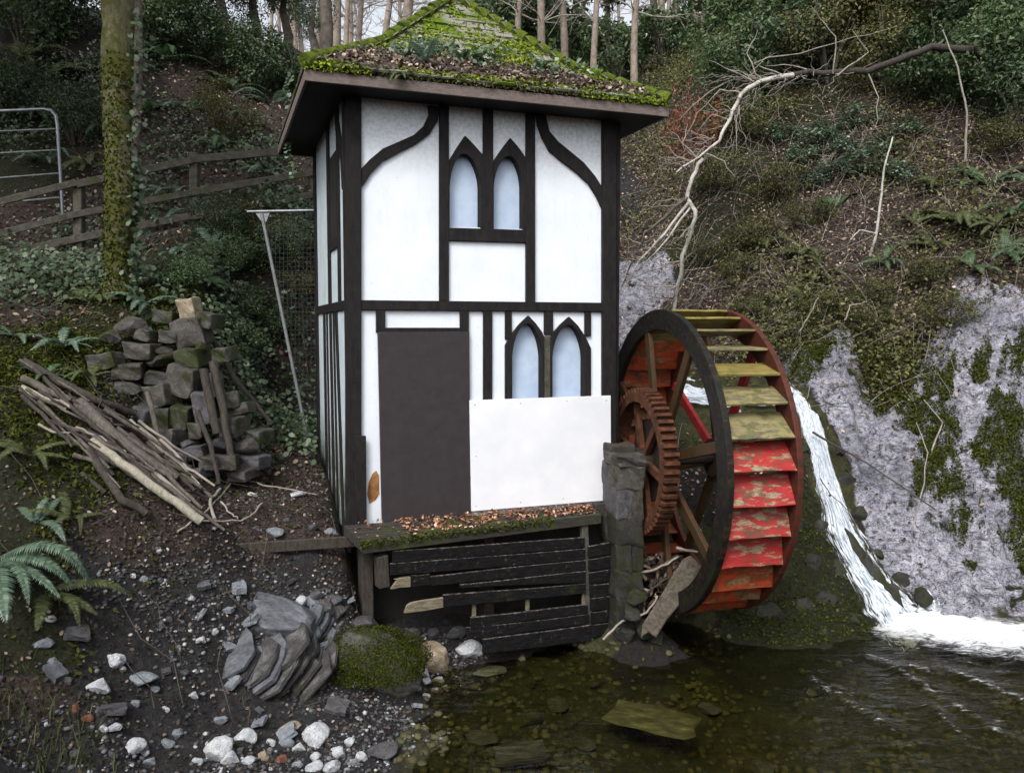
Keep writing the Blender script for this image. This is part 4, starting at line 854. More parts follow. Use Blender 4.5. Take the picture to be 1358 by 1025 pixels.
for q in [(66,819,18,11,'p'),(57,855,26,15,'b'),(152,878,30,18,'p'),(131,917,38,22,'p'),(163,890,11,8,'p'),(257,925,15,11,'p'),(101,938,12,16,'r'),(116,957,16,12,'r'),
          (176,985,32,20,'p'),(150,966,22,11,'p'),(138,972,14,9,'p'),(192,997,14,10,'p'),(200,1007,20,11,'b'),(236,969,18,12,'b'),(325,972,30,22,'p'),(306,1004,26,20,'p'),(292,961,20,10,'b'),(222,988,22,11,'b'),
          (254,801,13,7,'p'),(176,767,9,7,'p'),(267,854,16,9,'p'),(285,846,14,9,'p'),(384,966,30,14,'t'),(381,985,24,16,'b'),(397,990,20,14,'p'),(419,1003,16,14,'p'),(373,1004,16,14,'r'),(449,995,22,18,'p'),(464,985,16,12,'p'),
          (440,1018,26,16,'p'),(417,1017,24,14,'p'),(480,1003,20,14,'p'),(350,1006,18,13,'t'),(395,1012,16,12,'b'),(330,1010,20,13,'p'),(262,1012,16,11,'p'),(430,985,14,10,'t'),(470,1012,20,13,'b'),(360,990,14,10,'p'),
          (562,890,20,15,'p'),(537,882,14,11,'p'),(549,897,15,12,'b'),(566,906,14,10,'p'),(582,903,18,13,'p'),(566,922,12,10,'p'),(553,912,13,9,'b'),(590,912,13,10,'p'),(577,918,11,9,'t'),(545,875,15,11,'b'),(556,880,11,9,'p'),
          (519,865,32,16,'b'),(484,862,22,24,'b'),(443,800,28,18,'d'),(420,792,22,14,'d'),(400,800,16,16,'p'),(544,787,13,11,'p'),(604,835,30,15,'d'),(544,840,26,16,'d'),(500,845,22,14,'d'),(524,838,20,13,'d'),(575,842,20,14,'d'),
          (190,775,12,8,'b'),(225,830,12,8,'d'),(205,915,14,9,'b'),(245,890,13,8,'d'),(90,905,14,9,'d'),(70,880,14,9,'b'),(180,940,13,9,'b'),(220,945,12,8,'p'),(150,1010,14,9,'d'),(100,1000,16,10,'d'),(395,655,24,8,'p'),(365,705,26,12,'b'),(340,700,15,9,'d'),(437,703,17,11,'b'),(415,700,16,9,'d'),(380,690,12,8,'d'),(455,690,14,10,'d'),(335,655,13,8,'p')]:
    stone(*q)
stone(190, 898, 44, 15, 'b', 0, 'long flat blue-grey slate block lying on the muddy bank')
stone(419, 971, 40, 40, 'p', .3, 'upright pale blue-grey boulder standing above the gravel at the pool edge')
stone(292, 996, 42, 30, 'p', .5, 'jagged white quartz stone beside the gravel spread')
stone(576, 866, 50, 42, 't', .2, 'large rounded tan boulder at the foot of the black planking')
stone(622, 858, 38, 20, 'p', -.1, 'pale bluish oval stone against the lowest black plank')
stone(478, 828, 62, 22, 'd', -.3, 'long flat grey slab on the bank beside the broken planks')
stone(509, 998, 46, 12, 'd', .3, 'dark flat slate slab at the edge of the shallow pool')
stone(649, 890, 48, 9, 'b', .1, 'thin flat slate lying in the shallow pool below the planking')
# sunken slab in the pool
p = Wz(865, 946, WL-.06); o = put_stone('sunken_slab', SLB, plain('yellow_green_slab', [(.35, (.055, .055, .035)), (.52, (.11, .108, .066)), (.64, (.19, .19, .11)), (.76, (.40, .40, .26))], 5, .8, .4), (p[0], p[1], WL-.10), (.76, .44, .018), (.03, .02, -.42)); tag(o, 'pale yellow-green rectangular slab lying under the shallow water', 'stone slab')
p = Wz(690, 1003, WL-.1); o = put_stone('sunken_slab', SLB, M['stone_dark'], (p[0], p[1], WL-.07), (.42, .24, .05), (.03, -.05, .2)); tag(o, 'dark grey flat slab sunk in the shallow pool near the gravel', 'stone slab')
for px, py, w_, k in ((740,925,.28,0),(700,950,.3,1),(775,965,.26,2),(655,925,.22,0),(790,905,.2,1),(640,985,.3,2),(745,990,.24,1),(940,915,.26,0),(1010,960,.3,2)):
    p = Wz(px, py, WL-.12); o = put_stone('bed_stone', RK[k], M['stone_moss'], (p[0], p[1], gnd(p[0], p[1])+.02), (w_, w_*.8, w_*.32), (0, 0, random.uniform(0, 3))); tag(o, 'olive-brown stone on the bed of the shallow pool', 'stone', 'stones on the pool bed')
# rock outcrop at the bank
def strata_rock(name, c, sx, sy, sz, rot, mat, seed, label, amp=.12, fr=9):
    b = bmesh.new(); bmesh.ops.create_icosphere(b, subdivisions=5, radius=.5); rr = random.Random(seed); pl = [(Vector((rr.gauss(0, 1), rr.gauss(0, 1), rr.gauss(0, .6))).normalized(), rr.uniform(.28, .42)) for _ in range(9)]
    co = np.array([v.co for v in b.verts]); lay = fbm(co[:, 2]*fr, co[:, 0]*.8, 1.0, 3, seed); lum = fbm(co[:, 0]+co[:, 2], co[:, 1], 3, 4, seed+7)
    for i, v in enumerate(b.verts):
        for n, d in pl:
            k = v.co.dot(n)
            if k > d: v.co -= n*(k-d)*.9
        v.co *= 1 + amp*lay[i] + .10*lum[i]
    me = bpy.data.meshes.new(name); b.to_mesh(me); b.free(); o = obj(name, me, mat, None, c, rot, (sx, sy, sz)); return tag(o, label, 'rock')
p = hit(352, 835); strata_rock('rock_slab', (p[0], p[1]+.2, p[2]-.03), .95, .75, .40, (R(-42), R(10), R(-10)), M['slab_blue'], 3, 'smooth pale grey rock slab sloping down the bank below the hut', .03, 5)
def outcrop(name, c, rot, n, lx, ly, th, mat, label, seed):
    r = random.Random(seed); e = empty(name, c); e.rotation_euler = rot; tag(e, label, 'rock'); z = -n*th/2
    for k in range(n):
        t = th*r.uniform(.5, 1.5); m = MB(); f = 1-abs(k-n*.45)/n*.7; cx0, cy0 = r.uniform(-.12, .12)*lx, r.uniform(-.09, .09); o2 = []
        for q in range(9):
            a_ = 6.283*(q+r.uniform(-.25, .25))/9; rr = r.uniform(.82, 1.12); o2.append((cx0+math.cos(a_)*lx/2*f*rr*(abs(math.cos(a_))**-.25 if abs(math.cos(a_)) > .3 else 1.25)*.85, cy0+math.sin(a_)*ly/2*rr))
        m.prism([(x+r.uniform(-.006, .006), y+r.uniform(-.006, .006), z+t*.96) for x, y in o2], [(x, y, z) for x, y in o2]); o3 = m.build('layer', mat if r.random() < .72 else M['slab_blue'], e, .004); o3.rotation_euler = (r.uniform(-.05, .05), r.uniform(-.04, .04), r.uniform(-.1, .1)); z += t
    return e
p = hit(372, 915); outcrop('shale_outcrop', (p[0], p[1]+.26, p[2]-.05), (R(14), R(-38), R(14)), 20, .95, .62, .034, M['shale'], 'dark banded shale outcrop with tilted layers at the pool edge', 8)
p = hit(405, 850); outcrop('shale_crest', (p[0], p[1]+.15, p[2]-.03), (R(20), R(-36), R(25)), 9, .55, .4, .03, M['slab_blue'], 'broken pale shale crest above the banded outcrop', 5)
p = hit(285, 895); outcrop('shale_ledge', (p[0], p[1]+.25, p[2]-.08), (R(15), R(-28), R(30)), 7, .8, .6, .045, M['shale'], 'low muddy shale ledge rising from the bank behind the gravel', 4)
rq = random.Random(63)
for k in range(46):
    px, py = (rq.gauss(385, 70), rq.gauss(860, 55)) if k < 30 else (rq.uniform(60, 480), rq.uniform(760, 1000)); p = hit(px, py); s = rq.uniform(.06, .2)
    o = put_stone('slate_fragment', rq.choice([SLB, BLK[0], BLK[2]]), M[rq.choice(['shale', 'slab_blue', 'stone_dark', 'stone_blue'])], (p[0], p[1], p[2]+.012), (s, s*rq.uniform(.5, .9), s*rq.uniform(.18, .4)), (rq.uniform(-.5, .3), rq.uniform(-.6, .2), rq.uniform(0, 6.28))); tag(o, 'loose angular slate fragment lying around the shale outcrop' if k < 30 else 'loose angular slate fragment on the muddy bank away from the outcrop', 'slate', 'slate fragments by the outcrop' if k < 30 else 'slate fragments on the bank')
p = hit(488, 905); mb_rock = strata_rock('mossy_boulder', (p[0], p[1]+.18, p[2]+.05), .92, .75, .60, (R(-8), R(14), R(10)), M['stone_moss'], 12, 'moss-covered boulder at the pool edge beside the banded shale', .08, 6)
def clothe(name, c, r, n, mat, label, size=(.02, .05), up=.2, cat='moss'):
    d = RNG.normal(size=(n, 3)); d[:, 2] = np.abs(d[:, 2])*.8+up*.2; d /= np.linalg.norm(d, axis=1, keepdims=True)
    P = np.asarray(c)+d*np.asarray(r)*(RNG.uniform(.93, 1.06, (n, 1))+.22*fbm(d[:, 0]*2+d[:, 2], d[:, 1]*2, 1.2, 3, 4)[:, None]); stuff(name, leaf_mesh(name, P, d, RNG.uniform(*size, n), .55, None, .8), mat, label, cat)
clothe('boulder_moss', np.array(mb_rock.location)-np.array([.02, 0, .02]), (.52, .42, .33), 24000, M['mossleaf'], 'thick dark green moss growing over the pool-edge boulder', (.008, .02))

# ---- tumbled dry stone wall
wall = empty('dry_stone_wall', hit(250, 620)); tag(wall, 'tumbled mossy dry stone wall end beside the dark netted hollow', 'stone wall')
wl = np.array(wall.location)
def wall_Y(px, py): return 7.95 + (620-py)/220*.8 + max(0, px-290)*.006 - max(0, 215-px)*.004
for (px, py, w_, h_, mt) in [(173,434,40,28,'stone'),(255,441,36,36,'stone'),(252,410,20,26,'stone_tan'),(190,466,36,20,'stone'),(216,468,30,18,'stone'),(211,480,40,18,'stone'),(228,448,22,16,'stone_moss'),(246,505,40,36,'stone'),(212,527,38,28,'stone'),(214,502,34,16,'stone_moss'),
       (156,518,58,24,'stone_moss'),(218,556,24,28,'stone_moss'),(241,553,24,26,'stone_moss'),(227,579,30,22,'stone'),(262,571,16,20,'stone'),(252,590,20,14,'stone_dark'),(328,590,38,24,'stone'),(311,565,22,24,'stone'),(306,530,20,20,'stone_moss'),(318,543,30,14,'stone'),(256,474,30,24,'stone_moss'),
       (191,560,26,40,'stone_dark'),(190,590,24,20,'stone_dark'),(240,607,30,20,'stone_dark'),(262,600,22,18,'stone_dark'),(210,604,24,18,'stone_dark'),(272,540,20,40,'stone_dark'),(290,590,24,20,'stone_dark'),(278,612,24,16,'stone'),(200,446,20,14,'stone_moss'),(268,460,18,22,'stone_moss'),(160,545,34,18,'stone_dark'),(284,510,18,30,'stone_dark'),(150,448,30,20,'stone_moss'),(140,480,34,20,'stone_moss'),(170,492,34,18,'stone'),(135,552,26,18,'stone_dark'),(172,575,30,20,'stone_dark'),(186,612,26,16,'stone_dark'),(228,622,30,16,'stone'),(262,628,30,15,'stone_dark'),(300,612,28,18,'stone'),(338,612,28,16,'stone_dark'),(322,628,26,13,'stone'),(345,578,20,16,'stone_moss'),(300,470,22,18,'stone_moss'),(278,425,22,18,'stone_moss'),(222,422,26,16,'stone_moss')]:
    Y = wall_Y(px, py); p = W(px, py, Y); s = Y/F; me = BLK[random.randrange(5)] if random.random() < .75 else RK[random.randrange(8)]
    put_stone('stone', me, M[mt], p-wl, (w_*s*1.08, random.uniform(.24, .34), h_*s*1.08), (random.uniform(-.12, .12), random.uniform(-.22, .22), random.uniform(-.3, .3)), wall)
# poles leaning on it
def px_path(pts, lift=0.0):
    return [np.array(W(x, y, Y)) for x, y, Y in pts]
def pole(name, pts, rad, mat, label, group=None, cat='log', n=9, sub=4, jit=.07):
    P = [np.asarray(q, float) for q in pts]; out = []; rd = []
    for i in range(len(P)-1):
        for k in range(sub):
            t = k/sub; out.append(P[i]*(1-t)+P[i+1]*t + np.array([random.uniform(-1, 1) for _ in range(3)])*.008*(0 if i == k == 0 else 1)); rd.append(rad[0]+(rad[1]-rad[0])*(i+t)/(len(P)-1))
    out.append(P[-1]); rd.append(rad[1]); m = MB(); m.tube(out, rd, n, jit); o = m.build(name, mat, None, fix=False); return tag(o, label, cat, group)
pole('leaning_pole', [W(270, 490, 8.05), W(288, 575, 7.95)], (.042, .04), M['log_dark'], 'short thick grey pole leaning on the tumbled stone wall')
pole('leaning_pole', [W(283, 480, 8.2), W(296, 545, 8.05), W(309, 624, 7.9)], (.045, .032), M['log_dark'], 'long dark pole with pale bark patches leaning on the tumbled stone wall')
pole('leaning_pole', [W(195, 520, 7.9), W(214, 598, 7.75)], (.026, .022), M['log'], 'thin crooked grey stick leaning on the tumbled stone wall')
pole('leaning_pole', [W(262, 545, 7.9), W(280, 590, 7.8), W(290, 642, 7.72)], (.026, .02), M['log_dark'], 'thin dark stick leaning low against the tumbled stone wall')
pole('leaning_pole', [W(272, 432, 9.0), W(310, 500, 8.9), W(359, 560, 8.9)], (.035, .022), M['log_dark'], 'long mossy branch sloping from the wall top into the netted hollow')
# ---- log pile
def glog(pts, rad, mat, label, lift=0.0, group=None, name='log', cat='log'):
    P = [hit(x, y) + np.array([0, 0, rad[0]+lift]) for x, y in pts]; return pole(name, P, rad, mat, label, group, cat)
glog([(122,606),(175,645),(225,682),(268,714)], (.036, .04), M['log_pale'], 'long pale barkless log at the front of the wood pile', .10)
glog([(106,556),(140,590),(175,617),(236,652)], (.062, .032), M['log'], 'thick grey log with flaking bark across the wood pile', .06)
glog([(30,516),(94,548)], (.036, .036), M['log'], 'upper grey pole at the top of the wood pile', .06)
glog([(29,528),(90,556)], (.034, .032), M['log_pale'], 'whitened pole just below the upper grey pole of the wood pile', .04)
glog([(33,498),(80,522),(127,545),(178,562)], (.045, .032), M['log_dark'], 'long dark log along the back of the wood pile', .05)
glog([(155,579),(220,624),(268,660)], (.024, .018), M['log'], 'slender grey stick along the back of the wood pile', .04)
glog([(196,597),(240,632),(282,668)], (.02, .016), M['log'], 'thin pale-tipped stick running past the wood pile', .03)
glog([(118,615),(145,655),(163,683),(195,702)], (.036, .032), M['log_dark'], 'dark bent log below the long pale log', .05)
glog([(98,621),(135,634)], (.022, .018), M['log'], 'short grey stick poking out from under the wood pile', .05)
glog([(108,640),(140,660)], (.022, .018), M['log_dark'], 'short dark stick in the shade under the wood pile', .02)
glog([(110,585),(135,625),(150,645)], (.03, .026), M['log_dark'], 'dark log crossing beneath the thick grey log', .02)
glog([(172,588),(218,634)], (.04, .036), M['log_dark'], 'flat dark board lying in the middle of the wood pile', .03)
for i, (pts, r_, lb) in enumerate([([(236,722),(275,686),(307,646)], .010, 'pale thin twig crossing the end of the long pale log'), ([(269,700),(320,699),(334,690),(348,676)], .009, 'pale crooked twig lying on the leaf litter beside the log end'),
      ([(293,672),(306,688),(316,700)], .009, 'short pale forked twig on the leaf litter'), ([(320,640),(350,652),(420,665)], .008, 'dark twig lying across the leaf litter beside the hut'), ([(285,700),(278,672),(292,655)], .016, 'stubby grey stick standing in the leaf litter')]):
    glog(pts, (r_, r_*.7), M['twig'], lb, .03, None, 'twig', 'twig')
rs = random.Random(31)
for k in range(44):
    x0 = rs.uniform(25, 215); y0 = 520+(x0-35)*.55+rs.uniform(-25, 50); L_ = rs.uniform(40, 110); sl = rs.uniform(.35, 1.0); r_ = rs.uniform(.008, .027)
    glog([(x0, y0), (x0+L_*.5, y0+L_*.5*sl+rs.uniform(-5, 5)), (x0+L_, y0+L_*sl)], (r_, r_*.6), M[rs.choice(['log', 'log_dark', 'twig'])], 'thin bare stick lying loose over the log pile', rs.uniform(.03, .16), 'thin sticks on the log pile', 'stick', 'stick')
# ---- retaining board beside the hut
A = W(312, 728, 7.12); B = W(478, 717, 7.42); m = MB(); m.bar(A, B, .04, .10); m.build('retaining_board', M['log_dark'], None, .006); tag(bpy.data.objects['retaining_board'], 'dark damp timber edging board holding back the ground beside the hut', 'board')

# ---- wire mesh screen over the hollow
Yp = 9.75; scr = empty('mesh_screen', W(408, 590, Yp)); tag(scr, 'galvanised wire mesh screen with slanting prop beside the hut', 'wire screen'); so = np.array(scr.location)
L = lambda x, y, Y=Yp: W(x, y, Y)-so
m = MB(); m.tube([L(328, 281), L(430, 279)], .017, 8); m.build('top_rail', M['galv'], scr)
m = MB(); m.tube([L(347, 283), L(408, 584)], .021, 8); m.build('prop', M['galv_dull'], scr)
m = MB(); m.prism([L(339, 283), L(358, 282), L(353, 294), L(347, 294)], [L(339, 283, Yp+.03), L(358, 282, Yp+.03), L(353, 294, Yp+.03), L(347, 294, Yp+.03)]); m.build('bracket', M['galv'], scr)
m = MB(); m.bar(L(388, 586), L(430, 578), .05, .035); m.build('foot', M['galv_dull'], scr); m = MB(); m.prism([L(402, 572), L(412, 574), L(420, 581), L(400, 585)], [L(402, 572, Yp+.05), L(412, 574, Yp+.05), L(420, 581, Yp+.05), L(400, 585, Yp+.05)]); m.build('foot_bracket', M['galv_dull'], scr)
m = MB()
for i in range(46):
    y = 288+i*6; x0 = 347+(y-283)*.2027; m.bar(L(x0, y, Yp+.01), L(430, y-1, Yp+.01), .003, .003)
for i in range(16):
    x = 350+i*5.2; y1 = 560 if x > 402 else 283+(x-347)/.2027; m.bar(L(x, 284, Yp+.012), L(x, max(y1, 290), Yp+.012), .003, .003)
tag(m.build('wire_mesh', M['wire'], scr, fix=False), kind='stuff')

# ---- fence and gate
fence = empty('wooden_fence', W(105, 342, 11.6)); tag(fence, 'weathered wooden post and rail fence along the path above the bank', 'fence'); fo = np.array(fence.location)
FX = [(-60, 280, 372, 11.0), (105, 240, 352, 11.6), (258, 203, 310, 12.2), (418, 193, 300, 12.8)]
for x, t, b_, Y in FX:
    a = W(x, b_+25, Y)-fo; c = W(x, t, Y)-fo; m = MB(); m.bar(a, c, .12, .12, up=(0, 1, 0)); m.build('post', M['fence'], fence, .008)
rails = [[(-60, 283), (105, 243), (258, 211), (418, 199)], [(-60, 326), (105, 285), (258, 256), (418, 229)], [(-60, 352), (105, 316), (258, 287), (418, 260)], [(-60, 375), (105, 338), (258, 303), (418, 283)]]
for r in rails:
    for (x0, y0), (x1, y1), q0, q1 in zip(r[:-1], r[1:], FX[:-1], FX[1:]):
        m = MB(); m.bar(W(x0-4, y0+random.uniform(-2, 2), q0[3]-.085)-fo, W(x1-4, y1+random.uniform(-2, 2), q1[3]-.085)-fo, .04, .10+random.uniform(-.015, .01)); m.build('rail', M['fence'], fence, .006)
gate = empty('metal_gate', W(78, 295, 12.5)); tag(gate, 'galvanised tubular metal gate standing behind the wooden fence', 'gate'); go = np.array(gate.location); G = lambda x, y: W(x, y, 12.5)-go
m = MB(); m.tube([G(-90, 152), G(-10, 148), G(58, 145), G(68, 147), G(74, 154), G(76, 166), G(80, 230), G(84, 300)], .026, 8); m.build('frame', M['galv'], gate)
for a, b_ in ((178, 171), (208, 199), (243, 230), (278, 262)): m = MB(); m.tube([G(-90, a), G(80, b_)], .013, 6); m.build('bar', M['galv_dull'], gate)

# ---- stone pier carrying the axle
pier = empty('stone_pier', (WC[0], WC[1], -.6), WT); tag(pier, 'rough stone pier between the hut and the water wheel carrying its axle', 'pier')
z = 0.0
for row in range(8):
    h = random.uniform(.22, .28); xs = (-.55, -.29) if row % 2 else (-.55, -.40, -.29); ys = (-.30, .0, .5) if row % 2 else (-.30, -.1, .2, .5)
    for x0, x1 in zip(xs[:-1], xs[1:]):
        for y0, y1 in zip(ys[:-1], ys[1:]):
            put_stone('stone', BLK[random.randrange(5)], M[random.choice(['stone', 'stone_dark']) if row > 5 else 'stone_wet'], ((x0+x1)/2, (y0+y1)/2, z+h/2), ((x1-x0)*1.08, (y1-y0)*1.08, h*1.1), (random.uniform(-.05, .05), random.uniform(-.05, .05), random.uniform(-.06, .06)), pier)
    z += h
put_stone('cap_stone', BLK[0], M['stone'], (-.42, -.12, z+.05), (.30, .42, .12), (0, .02, .04), pier)
put_stone('bearing_block', BLK[3], M['log_dark'], (-.42, .0, z+.08), (.26, .24, .2), (0, 0, 0), pier)
# ---- driftwood and branches caught under the wheel
dw = MB(); ol = [(905, 742), (916, 736), (931, 752), (925, 768), (915, 783), (898, 806), (884, 822), (870, 846), (860, 838), (850, 846), (852, 828), (866, 806), (876, 790), (889, 768)]
dw.prism([W(x, y, 7.80-(y-740)*.0012) for x, y in ol], [W(x, y, 7.86-(y-740)*.0012) for x, y in ol]); o = dw.build('driftwood_plank', wood('wet_driftwood', (.045, .036, .028), (.17, .145, .115), (.05, .055, .02), .58, (3, 3, 3), .8, .8, 9), None, .01); tag(o, 'broad split driftwood plank jammed under the near rim of the wheel', 'plank')
dl = ['pale stub of branch caught under the wheel rim', 'long grey branch trailing from the wheel to the black planking', 'thin twig sloping into the pool beside the black planking', 'dark branch caught behind the driftwood plank', 'thin crooked twig lying below the stone pier', 'short snapped stick wedged behind the driftwood plank']
for i, (pts, r_) in enumerate([([(897, 726, 7.95), (925, 732, 7.95)], .018), ([(830, 762, 8.0), (870, 755, 8.0), (900, 738, 7.98)], .016), ([(800, 848, 7.75), (825, 824, 7.8), (858, 812, 7.8), (872, 790, 7.9)], .013), ([(840, 772, 8.2), (862, 742, 8.15), (884, 732, 8.1)], .03), ([(846, 818, 7.9), (852, 790, 7.95), (880, 770, 8.0), (900, 762, 8.0)], .010), ([(858, 790, 8.1), (880, 752, 8.1)], .03)]):
    pole('branch', [W(*q) for q in pts], (r_, r_*.7), M['twig' if i in (0, 1, 2) else 'log_dark'], dl[i], None, 'branch', 6)
P = np.array([W(random.uniform(825, 905), random.uniform(735, 815), random.uniform(8.0, 8.4)) for _ in range(900)]); stuff('flood_debris', leaf_mesh('flood_debris', P, np.tile([0, -.5, .6], (900, 1)), RNG.uniform(.04, .12, 900), .3, None, .8), M['litter'], 'leaves and flood debris piled behind the driftwood plank', 'debris')
for px, py, s in ((838, 812, .3), (856, 832, .26), (832, 840, .22), (872, 846, .2), (846, 790, .24)):
    p = W(px, py, 7.75); o = put_stone('mossy_rubble', BK[int(px) % 4], M['stone_wet'], (p[0], p[1]+.1, p[2]-.05), (s, s*.9, s*.75), (.2, .3, px)); tag(o, 'dark mossy rubble stone at the foot of the stone pier', 'stone', 'rubble at the pier foot')
rk = random.Random(17)
for px, py, s in ((1052, 700, .34), (1040, 760, .4), (1075, 750, .36), (1100, 800, .34), (1060, 810, .36), (1130, 822, .28), (1020, 820, .34), (1090, 838, .26)):
    p = hit(px, py); o = put_stone('mossy_rock', BK[rk.randrange(4)], M['stone_wet'], (p[0], p[1]+.1, p[2]-.03), (s*1.3, s, s*.85), (rk.uniform(-.4, .4), rk.uniform(-.4, .4), rk.uniform(0, 6))); tag(o, 'moss-covered rock in the mound between the wheel and the waterfall', 'rock', 'rocks of the mossy mound')
for px, py, s in ((1112, 600, .22), (1122, 640, .24), (1140, 690, .26), (1165, 735, .24), (1195, 775, .26), (1085, 700, .22), (1110, 755, .24), (1225, 800, .28), (1062, 600, .2)):
    p = hit(px, py); o = put_stone('wet_rock', BK[rk.randrange(4)], M['stone_wet'], (p[0], p[1]+.04, p[2]-.02), (s, s*1.3, s*.9), (rk.uniform(-.5, .2), rk.uniform(-.4, .4), rk.uniform(0, 6))); tag(o, 'wet dark rock flanking the waterfall chute', 'rock', 'wet rocks along the chute')
for pts, r_, lb in [([(1078, 583), (1150, 624), (1240, 682)], .014, 'dark bare branch slanting across the pale rock face'), ([(1088, 640), (1100, 660), (1130, 690)], .007, 'thin twig hanging over the waterfall lip')]:
    P = [hit(x, y)+np.array([-.05, -.12, .06]) for x, y in pts]; pole('branch', P, (r_, r_*.6), M['twig_dark'], lb, None, 'branch', 5)
# root streaks of rock beside the chute
P = [hit(1118, 705), hit(1140, 738), hit(1165, 772), hit(1196, 812)]; m = MB(); out = []; rd = []
for k in range(len(P)-1):
    for q in range(4): t_ = q/4; out.append(P[k]*(1-t_)+P[k+1]*t_+np.array([random.gauss(0, .012), random.gauss(0, .012), .015+random.gauss(0, .012)])); rd.append(.035+.035*math.sin((k*4+q)/12*3.0)+random.uniform(-.008, .008))
out.append(P[-1]); rd.append(.02); m.tube(out, rd, 7, .3, smooth=False); o = m.build('rock_rib', M['stone_wet'], None, fix=False); tag(o, 'dark wet rock rib running down through the lower white water', 'rock')
# ---- leaves, moss and growth on the roof and the deck
def roof_pt(u, t, s=0):
    a, b = cor[s], cor[(s+1) % 4]; A = a+(AP-a)*t; B = b+(AP-b)*t; q = A+(B-A)*u; w3 = P1+EX*q[0]+EY*q[1]; return np.array([w3[0], w3[1], rz_(t)+HZ])
RN = np.array([EY[0]*-.6, EY[1]*-.6, .8])
def roof_scatter(n, f, lift):
    out = []
    while len(out) < n:
        u, t = random.random(), random.random()
        if random.random() < f(u, t)*(1-t): out.append(roof_pt(u, t)+np.array([0, 0, .03+random.uniform(0, lift)]))
    return np.array(out)
fade = lambda t, e, w_=.12: max(0, min(1, (e-t)/w_))
P = roof_scatter(4200, lambda u, t: fade(t, .34 if u < .85 else .2)*(.3 if t < .06 else 1), .05); stuff('roof_leaf_litter', leaf_mesh('roof_leaf_litter', P, np.tile(RN, (len(P), 1)), RNG.uniform(.025, .06, len(P)), .55, None, .5), M['litter'], 'brown fallen leaves heaped along the lower edge of the hut roof', 'leaf litter')
def mossf(u, t):
    k = .5+.9*fbm(np.array([u*7.]), np.array([t*7.]), 1, 3, 5)[0]
    return max(0, k)*(1.0 if t < .05 else .35 + (.5 if .3 < t < .6 else 0) + (.6 if u > .9 or u < .08 else 0))
P = roof_scatter(7000, mossf, .02); stuff('roof_moss', leaf_mesh('roof_moss', P, np.tile(RN, (len(P), 1)), RNG.uniform(.02, .05, len(P)), .6, None, .8), M['mossbright'], 'bright green moss growing over the roof shingles', 'moss')
EU = np.concatenate([RNG.uniform(0, .16, 700), RNG.uniform(.72, 1, 1000)])
P = np.array([roof_pt(u_, random.uniform(-.004, .02))+np.array([0, 0, random.uniform(-.035, .03)])-np.append(EY, 0)*random.uniform(-.01, .03) for u_ in EU]); stuff('eave_moss', leaf_mesh('eave_moss', P, np.tile(RN, (len(P), 1)), RNG.uniform(.02, .05, len(P)), .5, None, .9), M['mossbright'], 'bright moss fringe at both ends of the front eave of the hut', 'moss')
P = np.array([roof_pt(random.uniform(.1, .8), random.uniform(-.004, .03))+np.array([0, 0, random.uniform(-.03, .03)])-np.append(EY, 0)*random.uniform(-.01, .025) for _ in range(2600)]); stuff('eave_thatch', leaf_mesh('eave_thatch', P, np.tile(RN, (len(P), 1)), RNG.uniform(.02, .05, len(P)), .4, None, .9), M['olive'], 'dark decayed moss and leaf fringe along the middle of the front eave', 'moss')
P = roof_scatter(700, lambda u, t: fade(t, .5)*max(0, min(1, (t-.12)/.1))*(1 if .1 < u < .75 else .1)*max(0, .4+1.4*fbm(np.array([u*9.]), np.array([t*5.]), 1, 2, 9)[0]), .12); stuff('roof_ivy', leaf_mesh('roof_ivy', P, np.tile(RN, (len(P), 1)), RNG.uniform(.03, .07, len(P)), .7, None, .7), M['bluegreen'], 'ivy sprigs spreading over the middle of the roof', 'ivy')
# leaves on the deck
HB = lambda x, y, z: np.array([P1[0]+EX[0]*x+EY[0]*y, P1[1]+EX[1]*x+EY[1]*y, HZ+z])
out = []
while len(out) < 900:
    u = random.random(); v = random.random(); x = u*2.4; yb = -.075; yf = -.62+u*.32
    if random.random() < (.15 if u < .18 else 1)*(1-.75*v): out.append(HB(x, yb+(yf-yb)*v*.9, -.012+.05-.045*v+random.uniform(0, .025)))
P = np.array(out); stuff('deck_leaves', leaf_mesh('deck_leaves', P, np.tile([0, 0, 1.], (len(P), 1)), RNG.uniform(.02, .05, len(P)), .6, None, .45), M['litter_roof'], 'russet fallen leaves drifted on the deck against the door', 'leaf litter')
P = np.array([HB(u*2.35, -.63+u*.32+random.uniform(-.02, .05), -.01+random.uniform(-.04, .015)) for u in RNG.uniform(0, .8, 1300)]); stuff('deck_moss', leaf_mesh('deck_moss', P, np.tile([0, -.5, .7], (len(P), 1)), RNG.uniform(.015, .04, len(P)), .55, None, .9), M['mossleaf'], 'moss edging the front of the hut deck', 'moss')
